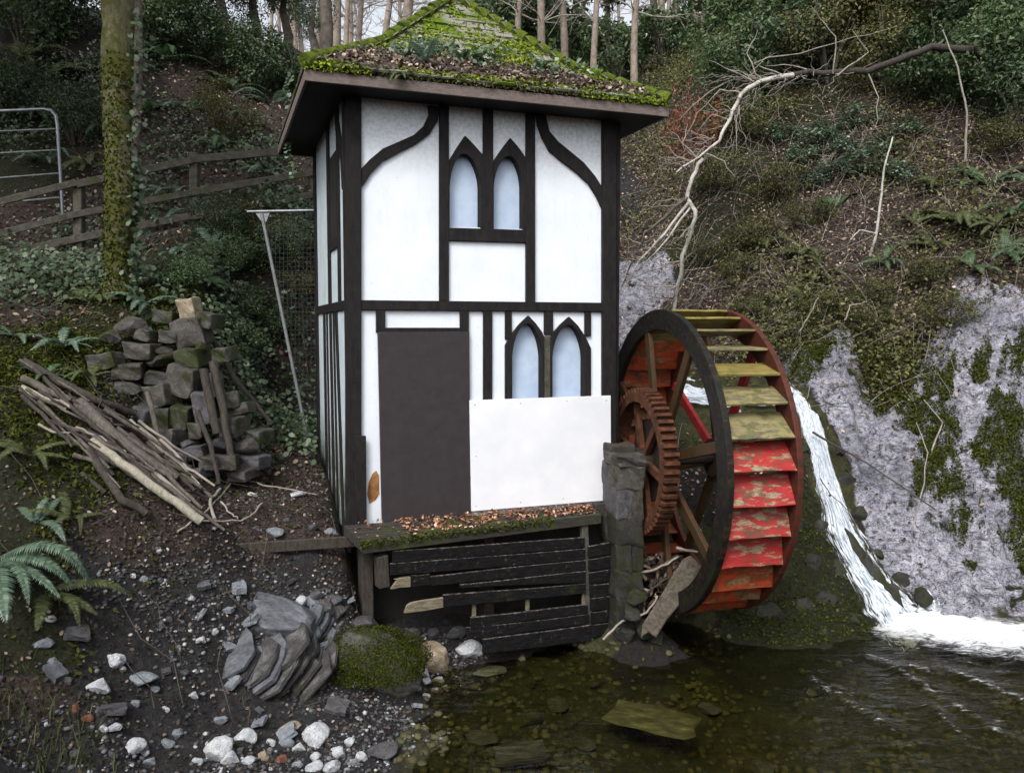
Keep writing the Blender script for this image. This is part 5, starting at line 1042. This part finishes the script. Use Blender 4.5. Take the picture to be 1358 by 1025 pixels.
# ================================================================ ferns
def frond_mesh(name, mat, seed, npair=40, arch_=.55):
    rr = np.random.default_rng(seed); V = []; Fc = []; rnd = []
    t = np.linspace(0, 1, npair+4); cx_ = t*(1-.12*t); cz_ = arch_*(t*1.25 - 1.25*t**2.2); cy_ = .06*np.sin(t*2+seed)
    C = np.stack([cx_, cy_, cz_], 1); T_ = np.gradient(C, axis=0); T_ /= np.linalg.norm(T_, axis=1, keepdims=True)
    for i in range(3, npair+4):
        u = t[i]; ln = .17*np.sin(min(1, (u-.06)*2.2+.25)*math.pi*.5)*(1-u)**.62+.012
        for s in (-1, 1):
            sd = np.cross([0, 0, 1.], T_[i]); sd /= np.linalg.norm(sd); d = sd*s*.92+T_[i]*.34+np.array([0, 0, -.18+rr.uniform(-.12, .12)]); d /= np.linalg.norm(d)
            w_ = .5/npair; k = len(V); tt = T_[i]; l = ln*rr.uniform(.85, 1.1)
            V += [C[i]-tt*w_, C[i]+d*l*.5-tt*w_*.9+np.array([0, 0, .01]), C[i]+d*l+tt*w_*.4, C[i]+d*l*.5+tt*w_*.9+np.array([0, 0, .01]), C[i]+tt*w_]; Fc.append((k, k+1, k+2, k+3, k+4)); rnd += [rr.random()]*5
    m = MB(); m.v = [tuple(v) for v in V]; m.f = Fc; m.sm = [False]*len(Fc); n0 = len(m.v); m.tube([tuple(c) for c in C[::4]]+[tuple(C[-1])], [.009*(1-.8*x) for x in t[::4]]+[.001], 3, cap=False)
    me = m.mesh(name); add_attr(me, 'rnd', rnd+[.3]*(len(m.v)-n0)); me.materials.append(mat); return me
FR = {k: [frond_mesh('frond', M[k], s, 40, a) for s, a in ((1, .5), (2, .7), (3, .35))] for k in ('fern', 'fern_blue', 'fern_dull')}
def fern(loc, n, ln, mat, label, group=None, az=None, spread=6.28, tilt=.25):
    e = empty('fern', loc); tag(e, label, 'fern', group)
    for i in range(n):
        a = (random.uniform(0, 6.28) if az is None else az + (i/(max(1, n-1))-.5)*spread+random.uniform(-.15, .15)); o = bpy.data.objects.new('frond', random.choice(FR[mat])); link(o, e)
        s = ln*random.uniform(.7, 1.1); o.scale = (s, s*random.uniform(.8, 1.1), s*random.uniform(.7, 1.2)); o.rotation_euler = (random.uniform(-.2, .2), -random.uniform(0, tilt), a)
    return e
def gfern(px, py, n, ln, mat, label, group=None, **k):
    p = hit(px, py); f = fern((p[0], p[1], p[2]+.03), n, ln, mat, label, group, **k)
    nn = hn(np.array([p[0]]), np.array([p[1]]), .25)[0]; v = Vector(nn)*.55+Vector((0, 0, .6)); f.rotation_euler = Vector((0, 0, 1)).rotation_difference(v.normalized()).to_euler(); return f
gfern(-8, 752, 5, .8, 'fern_blue', 'large grey-green fern arching over the muddy bank below the log pile', None, az=-.3, spread=.9, tilt=.0)
gfern(60, 800, 4, .62, 'fern_dull', 'dull olive fern drooping under the large grey-green fern', None, az=-.3, spread=1.6, tilt=.05)
gfern(85, 468, 7, .50, 'fern_blue', 'grey-green fern on the mossy bank left of the tumbled wall'.replace('left of', 'beside'), None, az=0, spread=4)
gfern(188, 416, 9, .52, 'fern_blue', 'grey-green fern growing at the foot of the mossy tree trunk', None)
gfern(118, 405, 8, .55, 'fern_dull', 'dull fern in front of the mossy tree trunk on the bank', None)
gfern(18, 450, 5, .42, 'fern_blue', 'small grey-green fern tuft on the mossy bank below the gate', None)
gfern(60, 508, 6, .40, 'fern', 'green fern above the upper end of the log pile', None)
gfern(120, 505, 6, .40, 'fern_dull', 'dull green fern growing over the back of the log pile', None)
gfern(40, 610, 7, .45, 'fern_dull', 'dull fern among moss below the log pile', None)
gfern(95, 700, 6, .42, 'fern_dull', 'dull fern clump at the foot of the log pile', None)
gfern(50, 700, 4, .42, 'fern_blue', 'small grey-green fern between the log pile and the large fern', None)
LB = 'green fern on the wooded bank behind the wooden fence'
for px, py, n, ln in ((60,110,9,1.1),(100,150,8,.9),(30,80,8,1.0),(215,80,9,1.0),(200,150,8,.8),(255,150,8,.8),(290,200,9,.8),(310,120,8,.9),(240,225,8,.7),(330,215,7,.7),(60,220,8,.7),(120,230,7,.7),(280,60,9,1.0),(330,165,8,.7),(45,160,7,.8),(230,265,7,.6),(300,260,7,.6),(225,345,7,.55),(285,330,7,.55),(215,300,7,.55),(270,380,6,.45),(15,130,8,.9),(140,180,8,.9),(180,240,7,.7),(360,140,8,.8),(350,235,7,.6)):
    gfern(px, py, n, ln, random.choice(['fern_blue', 'fern_blue', 'fern', 'fern_dull']), LB, 'ferns behind the fence')
LR = 'green fern on the steep bank above the pale rock face'
for px, py, n, ln in ((1270,300,10,.85),(1310,250,9,.9),(1335,345,9,.7),(1215,300,8,.6),(1065,345,9,.6),(1085,370,8,.5),(1110,280,8,.6),(1290,360,8,.6),(1250,250,8,.7),(1345,290,8,.7),(1175,350,7,.5),(1020,330,7,.55),(1320,310,9,.8),(1050,400,7,.45),(1240,330,8,.6)):
    gfern(px, py, n, ln, random.choice(['fern', 'fern_dull', 'fern_dull']), LR, 'ferns on the steep bank')
e = fern(roof_pt(.275, .16)+np.array([0, 0, .03]), 7, .48, 'fern_blue', 'grey-green fern growing out of the front of the hut roof'); 
e = fern(roof_pt(.235, .02)+np.array([0, 0, .0]), 5, .26, 'fern_dull', 'small fern hanging down over the front eave', None, az=-1.57, spread=1.6, tilt=-.6)
for (u, t, l, lb) in ((.5, .3, .3, 'green fern rooted high on the roof below the ridge'), (.72, .28, .26, 'small green fern on the roof beside the mossy hip'), (.40, .26, .3, 'green fern in the middle of the roof above the leaf litter')):
    fern(roof_pt(u, t)+np.array([0, 0, .03]), 7, l, 'fern', lb)
# grass tuft at the bank corner
gm = MB(); rnd = []
c0 = hit(50, 1000)
for i in range(190):
    a = random.gauss(0, .22); b_ = random.gauss(0, .16); x, y = c0[0]+a, c0[1]+b_; z = gnd(x, y); h = random.uniform(.06, .17); d = random.uniform(0, 6.28); lx, ly = math.cos(d)*h*.6, math.sin(d)*h*.6; wx_ = .004
    gm.add([(x-wx_, y, z), (x+wx_, y, z), (x+lx*.5+wx_*.7, y+ly*.5, z+h*.8), (x+lx, y+ly, z+h*.85), (x+lx*.5-wx_*.7, y+ly*.5, z+h*.8)], [(0, 1, 2, 3, 4)]); rnd += [random.random()]*5
me = gm.mesh('grass_tuft'); add_attr(me, 'rnd', rnd); stuff('grass_tuft', me, M['grass'], 'small grass tuft on the bank below the gravel', 'grass')

# ================================================================ trees and shrubs
def crown_points(n, rx, ry, rz, clumps, cr, seed):
    r = np.random.default_rng(seed); d = r.normal(size=(clumps, 3)); d /= np.linalg.norm(d, axis=1, keepdims=True); c = d*r.uniform(.45, 1, (clumps, 1))*np.array([rx, ry, rz])
    i = r.integers(0, clumps, n); q = r.normal(size=(n, 3)); q /= np.linalg.norm(q, axis=1, keepdims=True); P = c[i]+q*cr*r.uniform(.2, 1, (n, 1))**.6*r.uniform(.7, 1.3, clumps)[i][:, None]
    N = q*.4+d[i]*.4+np.array([0, -.1, .5]); return P, N
def shrub_proto(n, leaf, mat, seed, clumps=42, cr=.28):
    P, N = crown_points(n, .85, .85, .75, clumps, cr, seed); P[:, 2] += .8; me = leaf_mesh('foliage', P, N, RNG.uniform(leaf*.7, leaf*1.4, n), .42, None, .5, .4); me.materials.append(M[mat])
    m = MB(); r = random.Random(seed)
    for k in range(9):
        a = r.uniform(0, 6.28); e = r.uniform(.3, .85); m.tube([(0, 0, -.1), (math.cos(a)*e*.4, math.sin(a)*e*.4, .5), (math.cos(a)*e, math.sin(a)*e, r.uniform(.8, 1.4))], [.03, .022, .008], 5, cap=False)
    sm = m.mesh('stem'); sm.materials.append(M['bark']); return me, sm
SHR = {'far': [shrub_proto(2400, .10, 'evergreen_far', s, 34, .24) for s in (41, 42, 43)], 'ever': [shrub_proto(6500, lf, mt, s) for s, lf, mt in ((1, .07, 'evergreen'), (2, .055, 'evergreen'), (3, .06, 'evergreen_far'), (4, .05, 'olive'))], 'laurel': [shrub_proto(1300, .13, 'bluegreen', s, 36, .3) for s in (11, 12)], 'beech': [shrub_proto(1300, .07, 'beech', 21, 70, .16)], 'olive': [shrub_proto(3600, .06, 'olive', s, 40, .26) for s in (31, 32)]}
def shrub(loc, s, kind, label, group=None, name='evergreen_shrub', sz=1.0):
    e = empty(name, loc, random.uniform(0, 6.28)); e.scale = (s, s, s*sz); tag(e, (('large ' if s >= 1.4 else 'small ' if s <= .6 else 'mid-sized ') if group else '')+label, 'shrub', group); f, st = random.choice(SHR[kind])
    o = bpy.data.objects.new('foliage', f); link(o, e); o = bpy.data.objects.new('stem', st); link(o, e); return e
def gshrub(px, py, s, kind, label, group=None, name='evergreen_shrub', sz=1.0, sink=.1):
    p = hit(px, py); return shrub((p[0], p[1], p[2]-sink), s, kind, label, group, name, sz)
# far evergreen thicket beyond the hut
for px, py, Y, s in ((690,100,26,1.5),(725,100,25,1.7),(765,100,25,1.6),(815,108,24,1.2),(850,112,26,1.0),(885,120,23,1.2),(935,125,22,1.2),(745,60,30,1.6),(705,55,32,1.8),(960,85,24,1.4),(1010,70,22,1.4),(1060,60,21,1.4),(1110,50,20,1.4),(790,70,30,1.4),(905,90,27,.9),(985,40,27,1.4),(830,60,33,1.4),(935,50,30,1.3)):
    p = W(px, py, Y); shrub((p[0], p[1], gnd(p[0], p[1])-.2), s, 'far', 'loose mid-green evergreen in the thicket on the skyline beyond the hut', 'evergreen thicket beyond the hut', sz=random.uniform(.8, 1.1))
for px, py, s in ((1160,60,1.6),(1220,70,1.6),(1285,75,1.6),(1345,80,1.6),(1320,140,1.2),(1250,130,1.1),(1100,110,1.3),(1040,120,1.3),(980,140,1.3),(1355,170,1.0),(1180,120,1.1),(1300,20,1.6),(1230,15,1.7)):
    gshrub(px, py, s, 'ever', 'dark evergreen shrub crowding the top of the steep bank', 'evergreen shrubs along the bank top')
for px, py, s in ((1150,230,.5),(1190,238,.42),(1110,235,.45),(1090,190,.5),(1205,180,.45),(1140,170,.5),(1065,215,.45),(1170,205,.45),(1120,205,.4),(1080,245,.4),(1040,190,.45)):
    gshrub(px, py, s, 'laurel', 'glossy laurel shrub in the middle of the steep bank', 'laurels on the steep bank', 'laurel_shrub', .62)
for px, py, s in ((1000,330,.6),(960,250,.8),(1040,260,.7),(1090,420,.5),(1000,420,.45),(1150,440,.45),(1260,430,.5),(1070,300,.55),(940,190,.9),(1230,380,.5),(1320,210,.7),(930,350,.5),(1160,400,.45),(1010,180,.9),(980,370,.5)):
    gshrub(px, py, s, 'olive', 'low olive-brown scrub on the steep bank above the waterfall', 'scrub on the steep bank', 'scrub_bush', .7)
p = W(918, 200, 14.0); shrub((p[0], p[1], p[2]-.3), .62, 'beech', 'rust-red leaved beech sapling beside the roof corner', None, 'beech_sapling', 1.5)
for px, py, s in ((30,60,1.3),(90,40,1.3),(250,80,.9),(300,80,.8),(335,100,.7),(20,160,.8),(300,180,.7),(345,120,.9),(240,40,1.2),(200,60,1.0),(100,190,.7),(375,110,.6)):
    gshrub(px, py, s, 'ever', 'dark evergreen shrub on the wooded bank behind the wooden fence', 'evergreen shrubs behind the fence')
for px, py, s in ((340,340,.5),(380,330,.5),(300,350,.5),(400,380,.45),(330,410,.45),(290,300,.55),(370,440,.4),(310,450,.4),(240,370,.45)):
    gshrub(px, py, s, 'ever', 'dark ivy bush overhanging the netted hollow beside the hut', 'ivy bushes over the hollow', 'ivy_bush', .8, .25)
# mossy tree on the bank
b0 = hit(160, 392); tree = empty('mossy_tree', (b0[0], b0[1], b0[2]-.15)); tag(tree, 'mossy tree trunk with ivy rising in front of the wooden fence', 'tree'); Yt = b0[1]; T0 = np.array(tree.location)
prof = [(160, 398, 22), (158, 370, 19), (157, 330, 18), (160, 280, 20), (160, 220, 19), (158, 150, 20), (159, 80, 22), (160, 10, 23), (161, -80, 22), (165, -260, 20), (170, -500, 14)]
m = MB(); P_ = []; r_ = []
for (x0, y0, w0), (x1, y1, w1) in zip(prof[:-1], prof[1:]):
    for k in range(5): t = k/5; P_.append(W(x0+(x1-x0)*t+random.uniform(-.8, .8), y0+(y1-y0)*t, Yt)-T0); r_.append((w0+(w1-w0)*t)*Yt/F*.98)
m.tube(P_, r_, 18, .045); m.build('trunk', M['bark_moss'], tree, fix=False)
m = MB(); m.tube([W(178, 210, Yt-.05)-T0, W(182, 140, Yt)-T0, W(183, 70, Yt)-T0, W(181, 0, Yt)-T0, W(178, -120, Yt)-T0], [.035, .05, .055, .055, .05], 9, .06); m.build('trunk', M['bark'], tree, fix=False)
def upper_branches(m, base, n, seed, L=(1.5, 4)):
    r = random.Random(seed)
    for k in range(n):
        h = r.uniform(.78, 1.0); i = int(h*(len(base)-1)); p = Vector(base[i]); a = r.uniform(0, 6.28); d = Vector((math.cos(a), math.sin(a), r.uniform(.3, 1.1))).normalized(); pts = [p]; l = r.uniform(*L); q = p.copy(); rad = [.05]
        for s in range(5): d = (d+Vector((r.gauss(0, .25), r.gauss(0, .25), r.gauss(0.05, .2)))).normalized(); q = q+d*l/5; pts.append(q.copy()); rad.append(.05*(1-(s+1)/5.5))
        m.tube(pts, rad, 6, cap=False)
        for s in (2, 3, 4):
            d2 = (d+Vector((r.gauss(0, .8), r.gauss(0, .8), r.gauss(0, .5)))).normalized(); m.tube([pts[s], pts[s]+d2*l*.2, pts[s]+d2*l*.4+Vector((0, 0, r.uniform(-.1, .2)))], [.018, .012, .005], 4, cap=False)
m = MB(); upper_branches(m, P_, 16, 4); m.build('crown', M['bark'], tree, fix=False)
P, N = crown_points(9000, 2.4, 2.4, 1.6, 70, .6, 88); me = leaf_mesh('foliage', P+np.array([-.4, -.3, 6.2]), N, RNG.uniform(.07, .16, len(P)), .6, None, .5, .4); obj('foliage', me, M['ivy'], tree)  # leafy crown added above the frame to shade the bank
n = 2600; k = RNG.integers(0, 30, n); a = RNG.normal(0.2, 1.3, n); P = np.array([P_[i] for i in k])+T0; rr_ = np.array([r_[i] for i in k])
P = P+np.stack([np.sin(a)*rr_*1.02, -np.cos(a)*rr_*1.02, RNG.uniform(-.15, .15, n)], 1); Nn = np.stack([np.sin(a), -np.cos(a), np.full(n, .2)], 1)
me = leaf_mesh('trunk_moss', P-T0, Nn, RNG.uniform(.02, .05, n), .6, None, .7); o = obj('trunk_moss', me, M['mossleaf'], tree); tag(o, kind='stuff')
n = 420; k = RNG.integers(2, 36, n); P = np.array([P_[i] for i in k])+np.stack([RNG.normal(.21, .04, n), RNG.normal(-.06, .08, n), RNG.uniform(-.15, .15, n)], 1); me = leaf_mesh('ivy', P, np.tile([.5, -.7, .3], (n, 1)), RNG.uniform(.04, .08, n), .75, None, .5); tag(obj('ivy', me, M['ivy'], tree), kind='stuff')
# ivy strand hanging beside the eave
P = np.array([W(384+4*math.sin(y*.09)+random.uniform(-4, 4), y, 9.2) for y in np.linspace(95, 235, 60)]); me = leaf_mesh('ivy_strand', P, np.tile([0, -.8, .6], (len(P), 1)), RNG.uniform(.04, .075, len(P)), .75, None, .4)
m = MB(); m.tube([W(384+4*math.sin(y*.09), y, 9.22) for y in range(60, 250, 12)], .005, 4); st = m.build('ivy_strand', M['twig_dark'], None, fix=False); tag(st, 'strand of glossy ivy hanging beside the side eave of the hut', 'ivy'); tag(obj('ivy_leaves', me, M['bluegreen'], st), kind='stuff')
# background trees: bare woodland
def bare_tree(seed, h=11, r0=.15, nb=46):
    r = random.Random(seed); m = MB(); P = []; q = Vector((0, 0, -.4)); d = Vector((r.gauss(0, .05), r.gauss(0, .05), 1))
    for i in range(13): P.append(q.copy()); d = (d+Vector((r.gauss(0, .05), r.gauss(0, .05), .1))).normalized(); q = q+d*h/12
    R_ = [r0*(1-.075*i)*(1.25 if i == 0 else 1) for i in range(13)]; m.tube(P, R_, 9, .05); tr = m.mesh('trunk')
    c = MB()
    for k in range(nb):
        i = r.randrange(3, 13); a = r.uniform(0, 6.28); p = P[i]; d = Vector((math.cos(a), math.sin(a), r.uniform(.1, 1.0))).normalized(); l = r.uniform(.8, 2.6)*(1.2-.05*i); pts = [p]; q = p.copy(); b = .030*r.uniform(.5, 1.2); rd = [b]
        for s in range(4): d = (d+Vector((r.gauss(0, .28), r.gauss(0, .28), r.gauss(.05, .2)))).normalized(); q = q+d*l/4; pts.append(q.copy()); rd.append(b*(1-(s+1)/4.6))
        c.tube(pts, rd, 5, cap=False)
        for s in (1, 2, 3, 4):
            for _ in range(2):
                d2 = (d+Vector((r.gauss(0, .7), r.gauss(0, .7), r.gauss(0, .5)))).normalized(); e = pts[s]+d2*l*r.uniform(.2, .4); mid = (pts[s]+e)/2+Vector((r.gauss(0, .04), r.gauss(0, .04), r.gauss(0, .04))); c.tube([pts[s], mid, e], [b*.4, b*.28, b*.12], 3, cap=False)
    return tr, c.mesh('crown')
BT = []
for s in range(4):
    a, b_ = bare_tree(s+70); BT.append((a, b_))
for a, b_ in BT: a.materials.append(M['bark_pale']); b_.materials.append(M['twig'])
TL = 'bare slender woodland tree on the skyline beyond the hut'
for px, Y, s, w_ in ((784,20.5,1.0,.62),(840,21,1.0,.7),(872,24,1.1,.65),(895,25,1.1,.6),(690,23,1.0,.7),(715,34,1,.8),(752,36,1,.8),(812,38,1,.8),(925,34,1.1,.8),(970,30,1,.8),(860,40,1,.8),(660,40,1,.9),(1010,32,1,.8),(1290,22,1,.8),(1240,24,1,.8)):
    x = (px-CX)/F*Y; e = empty('bare_tree', (x, Y, gnd(x, Y)-.2), random.uniform(0, 6.28)); e.scale = (s*w_, s*w_, s); tag(e, TL, 'tree', 'bare trees beyond the hut'); a, b_ = random.choice(BT); link(bpy.data.objects.new('trunk', a), e); link(bpy.data.objects.new('crown', b_), e)
TL2 = 'bare tree against the bright sky gap behind the bank'
for px, Y, s, w_ in ((450,30,1.1,1.1),(478,33,1.1,.9),(505,28,1.0,.9),(528,31,1.1,1.5),(420,34,1.1,.9),(470,42,1.2,1),(395,30,1,.8),(545,40,1.1,1),(505,45,1.1,1),(440,48,1.2,1),(360,36,1,.8),(575,46,1.2,.9)):
    x = (px-CX)/F*Y; e = empty('bare_tree', (x, Y, gnd(x, Y)-.2), random.uniform(0, 6.28)); e.scale = (s*w_, s*w_, s); tag(e, TL2, 'tree', 'bare trees behind the bank'); a, b_ = random.choice(BT); link(bpy.data.objects.new('trunk', a), e); link(bpy.data.objects.new('crown', b_), e)
rt = random.Random(77)
for k in range(26):
    px = rt.uniform(640, 1120) if k % 3 else rt.uniform(360, 580); Y = rt.uniform(22, 40); x = (px-CX)/F*Y; w_ = rt.uniform(.3, .55); left = px < 600
    e_ = empty('bare_tree', (x, Y, gnd(x, Y)-.2), rt.uniform(0, 6.28)); e_.scale = (w_*1.6, w_*1.6, rt.uniform(.7, 1.1)); tag(e_, 'thin young tree among the trunks on the skyline behind the bank' if left else 'thin young tree in the thicket on the skyline beyond the hut', 'tree', 'thin trees behind the bank' if left else 'thin trees beyond the hut'); a_, b_ = rt.choice(BT); link(bpy.data.objects.new('trunk', a_), e_); link(bpy.data.objects.new('crown', b_), e_)
def holly(loc, h, s, label, group, kind='far'):
    e_ = empty('evergreen_tree', loc, rt.uniform(0, 6.28)); tag(e_, label, 'tree', group); m = MB(); m.tube([(0, 0, -.3), (.1, 0, h*.4), (0, .1, h*.8), (.1, .1, h+s*.6)], [.14, .12, .09, .03], 8, .05); m.build('trunk', M['bark'], e_, fix=False)
    f, st = rt.choice(SHR[kind]); o = bpy.data.objects.new('crown', f); link(o, e_); o.location = (0, 0, h-s*.5); o.scale = (s, s, s*1.1); return e_
for px, Y, h, s in ((690,24,2.2,1.5),(735,26,3.2,1.7),(800,27,2.6,1.2),(860,25,3.0,1.0),(915,25,2.0,1.3),(950,28,4,1.6),(1000,23,2.2,1.5),(1050,25,3.0,1.6),(760,31,4.5,1.6),(655,28,2.6,1.2),(1090,22,2.0,1.5)):
    x = (px-CX)/F*Y; holly((x, Y, gnd(x, Y)), h, s, 'evergreen tree with a loose crown rising from the skyline thicket beyond the hut', 'evergreen trees beyond the hut')
for px, Y, h, s in ((345,19,1.6,1.1),(385,20,1.5,.9),(300,18,2.0,1.3),(250,17.5,2.0,1.3),(420,24,1.2,.9)):
    x = (px-CX)/F*Y; holly((x, Y, gnd(x, Y)), h, s, 'evergreen tree with a dark crown at the top of the bank behind the wooden fence', 'evergreen trees behind the fence', 'ever')
# tall evergreens added, mostly out of frame, to darken both banks
for x, y, h, s in ((-7.5, 10.5, 5.0, 2.4), (-9.2, 12.0, 5.0, 2.4), (-11.0, 15.5, 4.5, 2.6), (-3.6, 16.0, 5.0, 2.2), (9.8, 12.0, 4.5, 2.2)):
    holly((x, y, gnd(x, y)), h, s, 'tall evergreen added to shade the bank behind the wooden fence' if x < 0 else 'tall evergreen added to shade the steep bank', 'tall evergreens added to shade the fence bank' if x < 0 else 'tall evergreens added to shade the steep bank', 'ever')
# ---- fallen bleached branch on the far bank
fb = empty('fallen_tree', hit(897, 408)); tag(fb, 'bleached fallen tree arching down the steep bank behind the wheel', 'fallen tree'); f0 = np.array(fb.location)
def fpart(name, pts, ra, rb, mat, jit=.08, n=7):
    P = [W(*q)-f0 for q in pts]; m = MB(); out = []; rd = []
    for i in range(len(P)-1):
        for k in range(3): t = k/3; out.append(P[i]*(1-t)+P[i+1]*t+np.array([random.gauss(0, .012) for _ in range(3)])); rd.append(ra+(rb-ra)*(i+t)/(len(P)-1))
    out.append(P[-1]); rd.append(rb); m.tube(out, rd, n, jit); return m.build(name, mat, fb, fix=False)
fpart('trunk', [(1400, 120, 13.3), (1345, 95, 13.5), (1290, 66, 13.6), (1235, 62, 13.5), (1190, 80, 13.3), (1150, 95, 13.1), (1090, 96, 13.0), (1045, 101, 12.9)], .07, .042, M['log_dark'])
fpart('branch', [(1050, 100, 12.9), (1010, 108, 12.8), (982, 125, 12.7), (968, 160, 12.6), (952, 188, 12.5), (925, 212, 12.5), (897, 229, 12.5)], .042, .012, M['twig_white'])
fpart('branch', [(930, 210, 12.5), (918, 235, 12.5), (911, 262, 12.5), (922, 280, 12.45), (918, 305, 12.5), (905, 340, 12.6), (899, 375, 12.8), (894, 412, 13.0)], .032, .03, M['twig_white'])
fpart('branch', [(911, 262, 12.5), (885, 285, 12.5), (855, 310, 12.6), (840, 345, 12.8), (825, 380, 13.0)], .03, .01, M['log'])
fpart('branch', [(914, 268, 12.5), (880, 310, 12.5), (850, 345, 12.6), (822, 390, 12.9)], .024, .008, M['twig_white']); fpart('branch', [(916, 272, 12.5), (870, 335, 12.5), (838, 365, 12.8)], .018, .007, M['twig_white'])
for pts in ([(1000,110,12.8),(970,95,12.8),(940,80,12.9)], [(985,125,12.7),(955,120,12.8),(925,150,12.9),(905,190,13)], [(1040,100,12.9),(1000,85,13),(1060,70,13),(1130,50,13.1),(1190,35,13.2)], [(968,160,12.6),(945,150,12.7),(925,175,12.8)], [(1105,98,13),(1110,60,12.9),(1095,30,12.9),(1075,8,12.9)], [(1110,100,13),(1150,70,13),(1130,40,13)],
            [(980,140,12.7),(975,170,12.6),(977,200,12.6)], [(900,400,13),(870,395,13.0),(840,400,13.1),(818,410,13.2)], [(905,345,12.7),(860,360,12.8),(820,380,13.0)], [(898,380,12.8),(850,378,12.9),(818,372,13)], [(925,212,12.5),(905,190,12.6),(912,165,12.7)], [(1010,108,12.8),(990,70,12.9),(1005,40,13)], [(960,110,12.9),(930,130,13),(900,160,13.1)], [(935,205,12.5),(960,215,12.5),(975,235,12.5)], [(1150,95,13.1),(1165,130,13),(1160,170,12.9)], [(1080,98,12.95),(1050,85,13),(1015,88,13)]):
    fpart('branch', pts, .014, .004, M['twig'], .1, 5)
rf = random.Random(9)
for k in range(130):
    sg = rf.choice([((1150, 95, 13.1), (1010, 108, 12.8)), ((1010, 108, 12.8), (968, 160, 12.6)), ((968, 160, 12.6), (905, 226, 12.5)), ((911, 262, 12.5), (830, 370, 12.9)), ((918, 290, 12.5), (896, 400, 12.9)), ((1010, 108, 12.8), (950, 100, 12.9)), ((880, 310, 12.5), (825, 390, 12.9))]); t = rf.random(); p = [sg[0][i]*(1-t)+sg[1][i]*t for i in range(3)]
    a_ = rf.uniform(2.2, 4.6) if rf.random() < .75 else rf.uniform(0, 6.28); L_ = rf.uniform(20, 70); pts = [tuple(p)]
    for q in range(3): p = [p[0]+math.cos(a_)*L_/3, p[1]-math.sin(a_)*L_/3*.8+rf.uniform(-2, 5), p[2]+rf.uniform(-.1, .12)]; a_ += rf.uniform(-.5, .5); pts.append(tuple(p))
    fpart('twig', pts, .007, .002, M['twig'], .1, 4)
# slender bare saplings on the far bank
for i, (pts, r_, lb) in enumerate([([(1150,352,12.6),(1162,310,12.5),(1168,265,12.5),(1172,225,12.5),(1184,182,12.6)], .024, 'pale slender sapling leaning on the steep bank below the laurels'), ([(1162,310,12.5),(1140,305,12.4),(1128,318,12.4)], .014, 'pale snapped side limb beside the slender sapling'), ([(1280,215,13.0),(1282,150,13.0),(1270,90,13.0),(1250,40,13.1)], .02, 'thin bare sapling under the evergreens at the bank top'), ([(1060,440,11.6),(1075,415,11.6),(1085,395,11.6)], .012, 'short curved bare shoot above the wheel'), ([(1120,425,11.4),(1128,405,11.4),(1150,400,11.4)], .012, 'small forked bare shoot on the bank above the pale rock'), ([(1210,700,9.6),(1225,640,9.8),(1230,600,9.9),(1215,560,10.1)], .010, 'thin vine hanging down the mossy rock face'), ([(1235,600,10.0),(1250,560,10.1),(1225,530,10.3)], .012, 'crooked twig on the mossy rock face')]):
    pole('sapling' if i < 5 else 'vine', [W(*q) for q in pts], (r_, r_*.5), M['twig_white' if i < 2 else 'twig'], lb, None, 'sapling' if i < 5 else 'vine', 6)
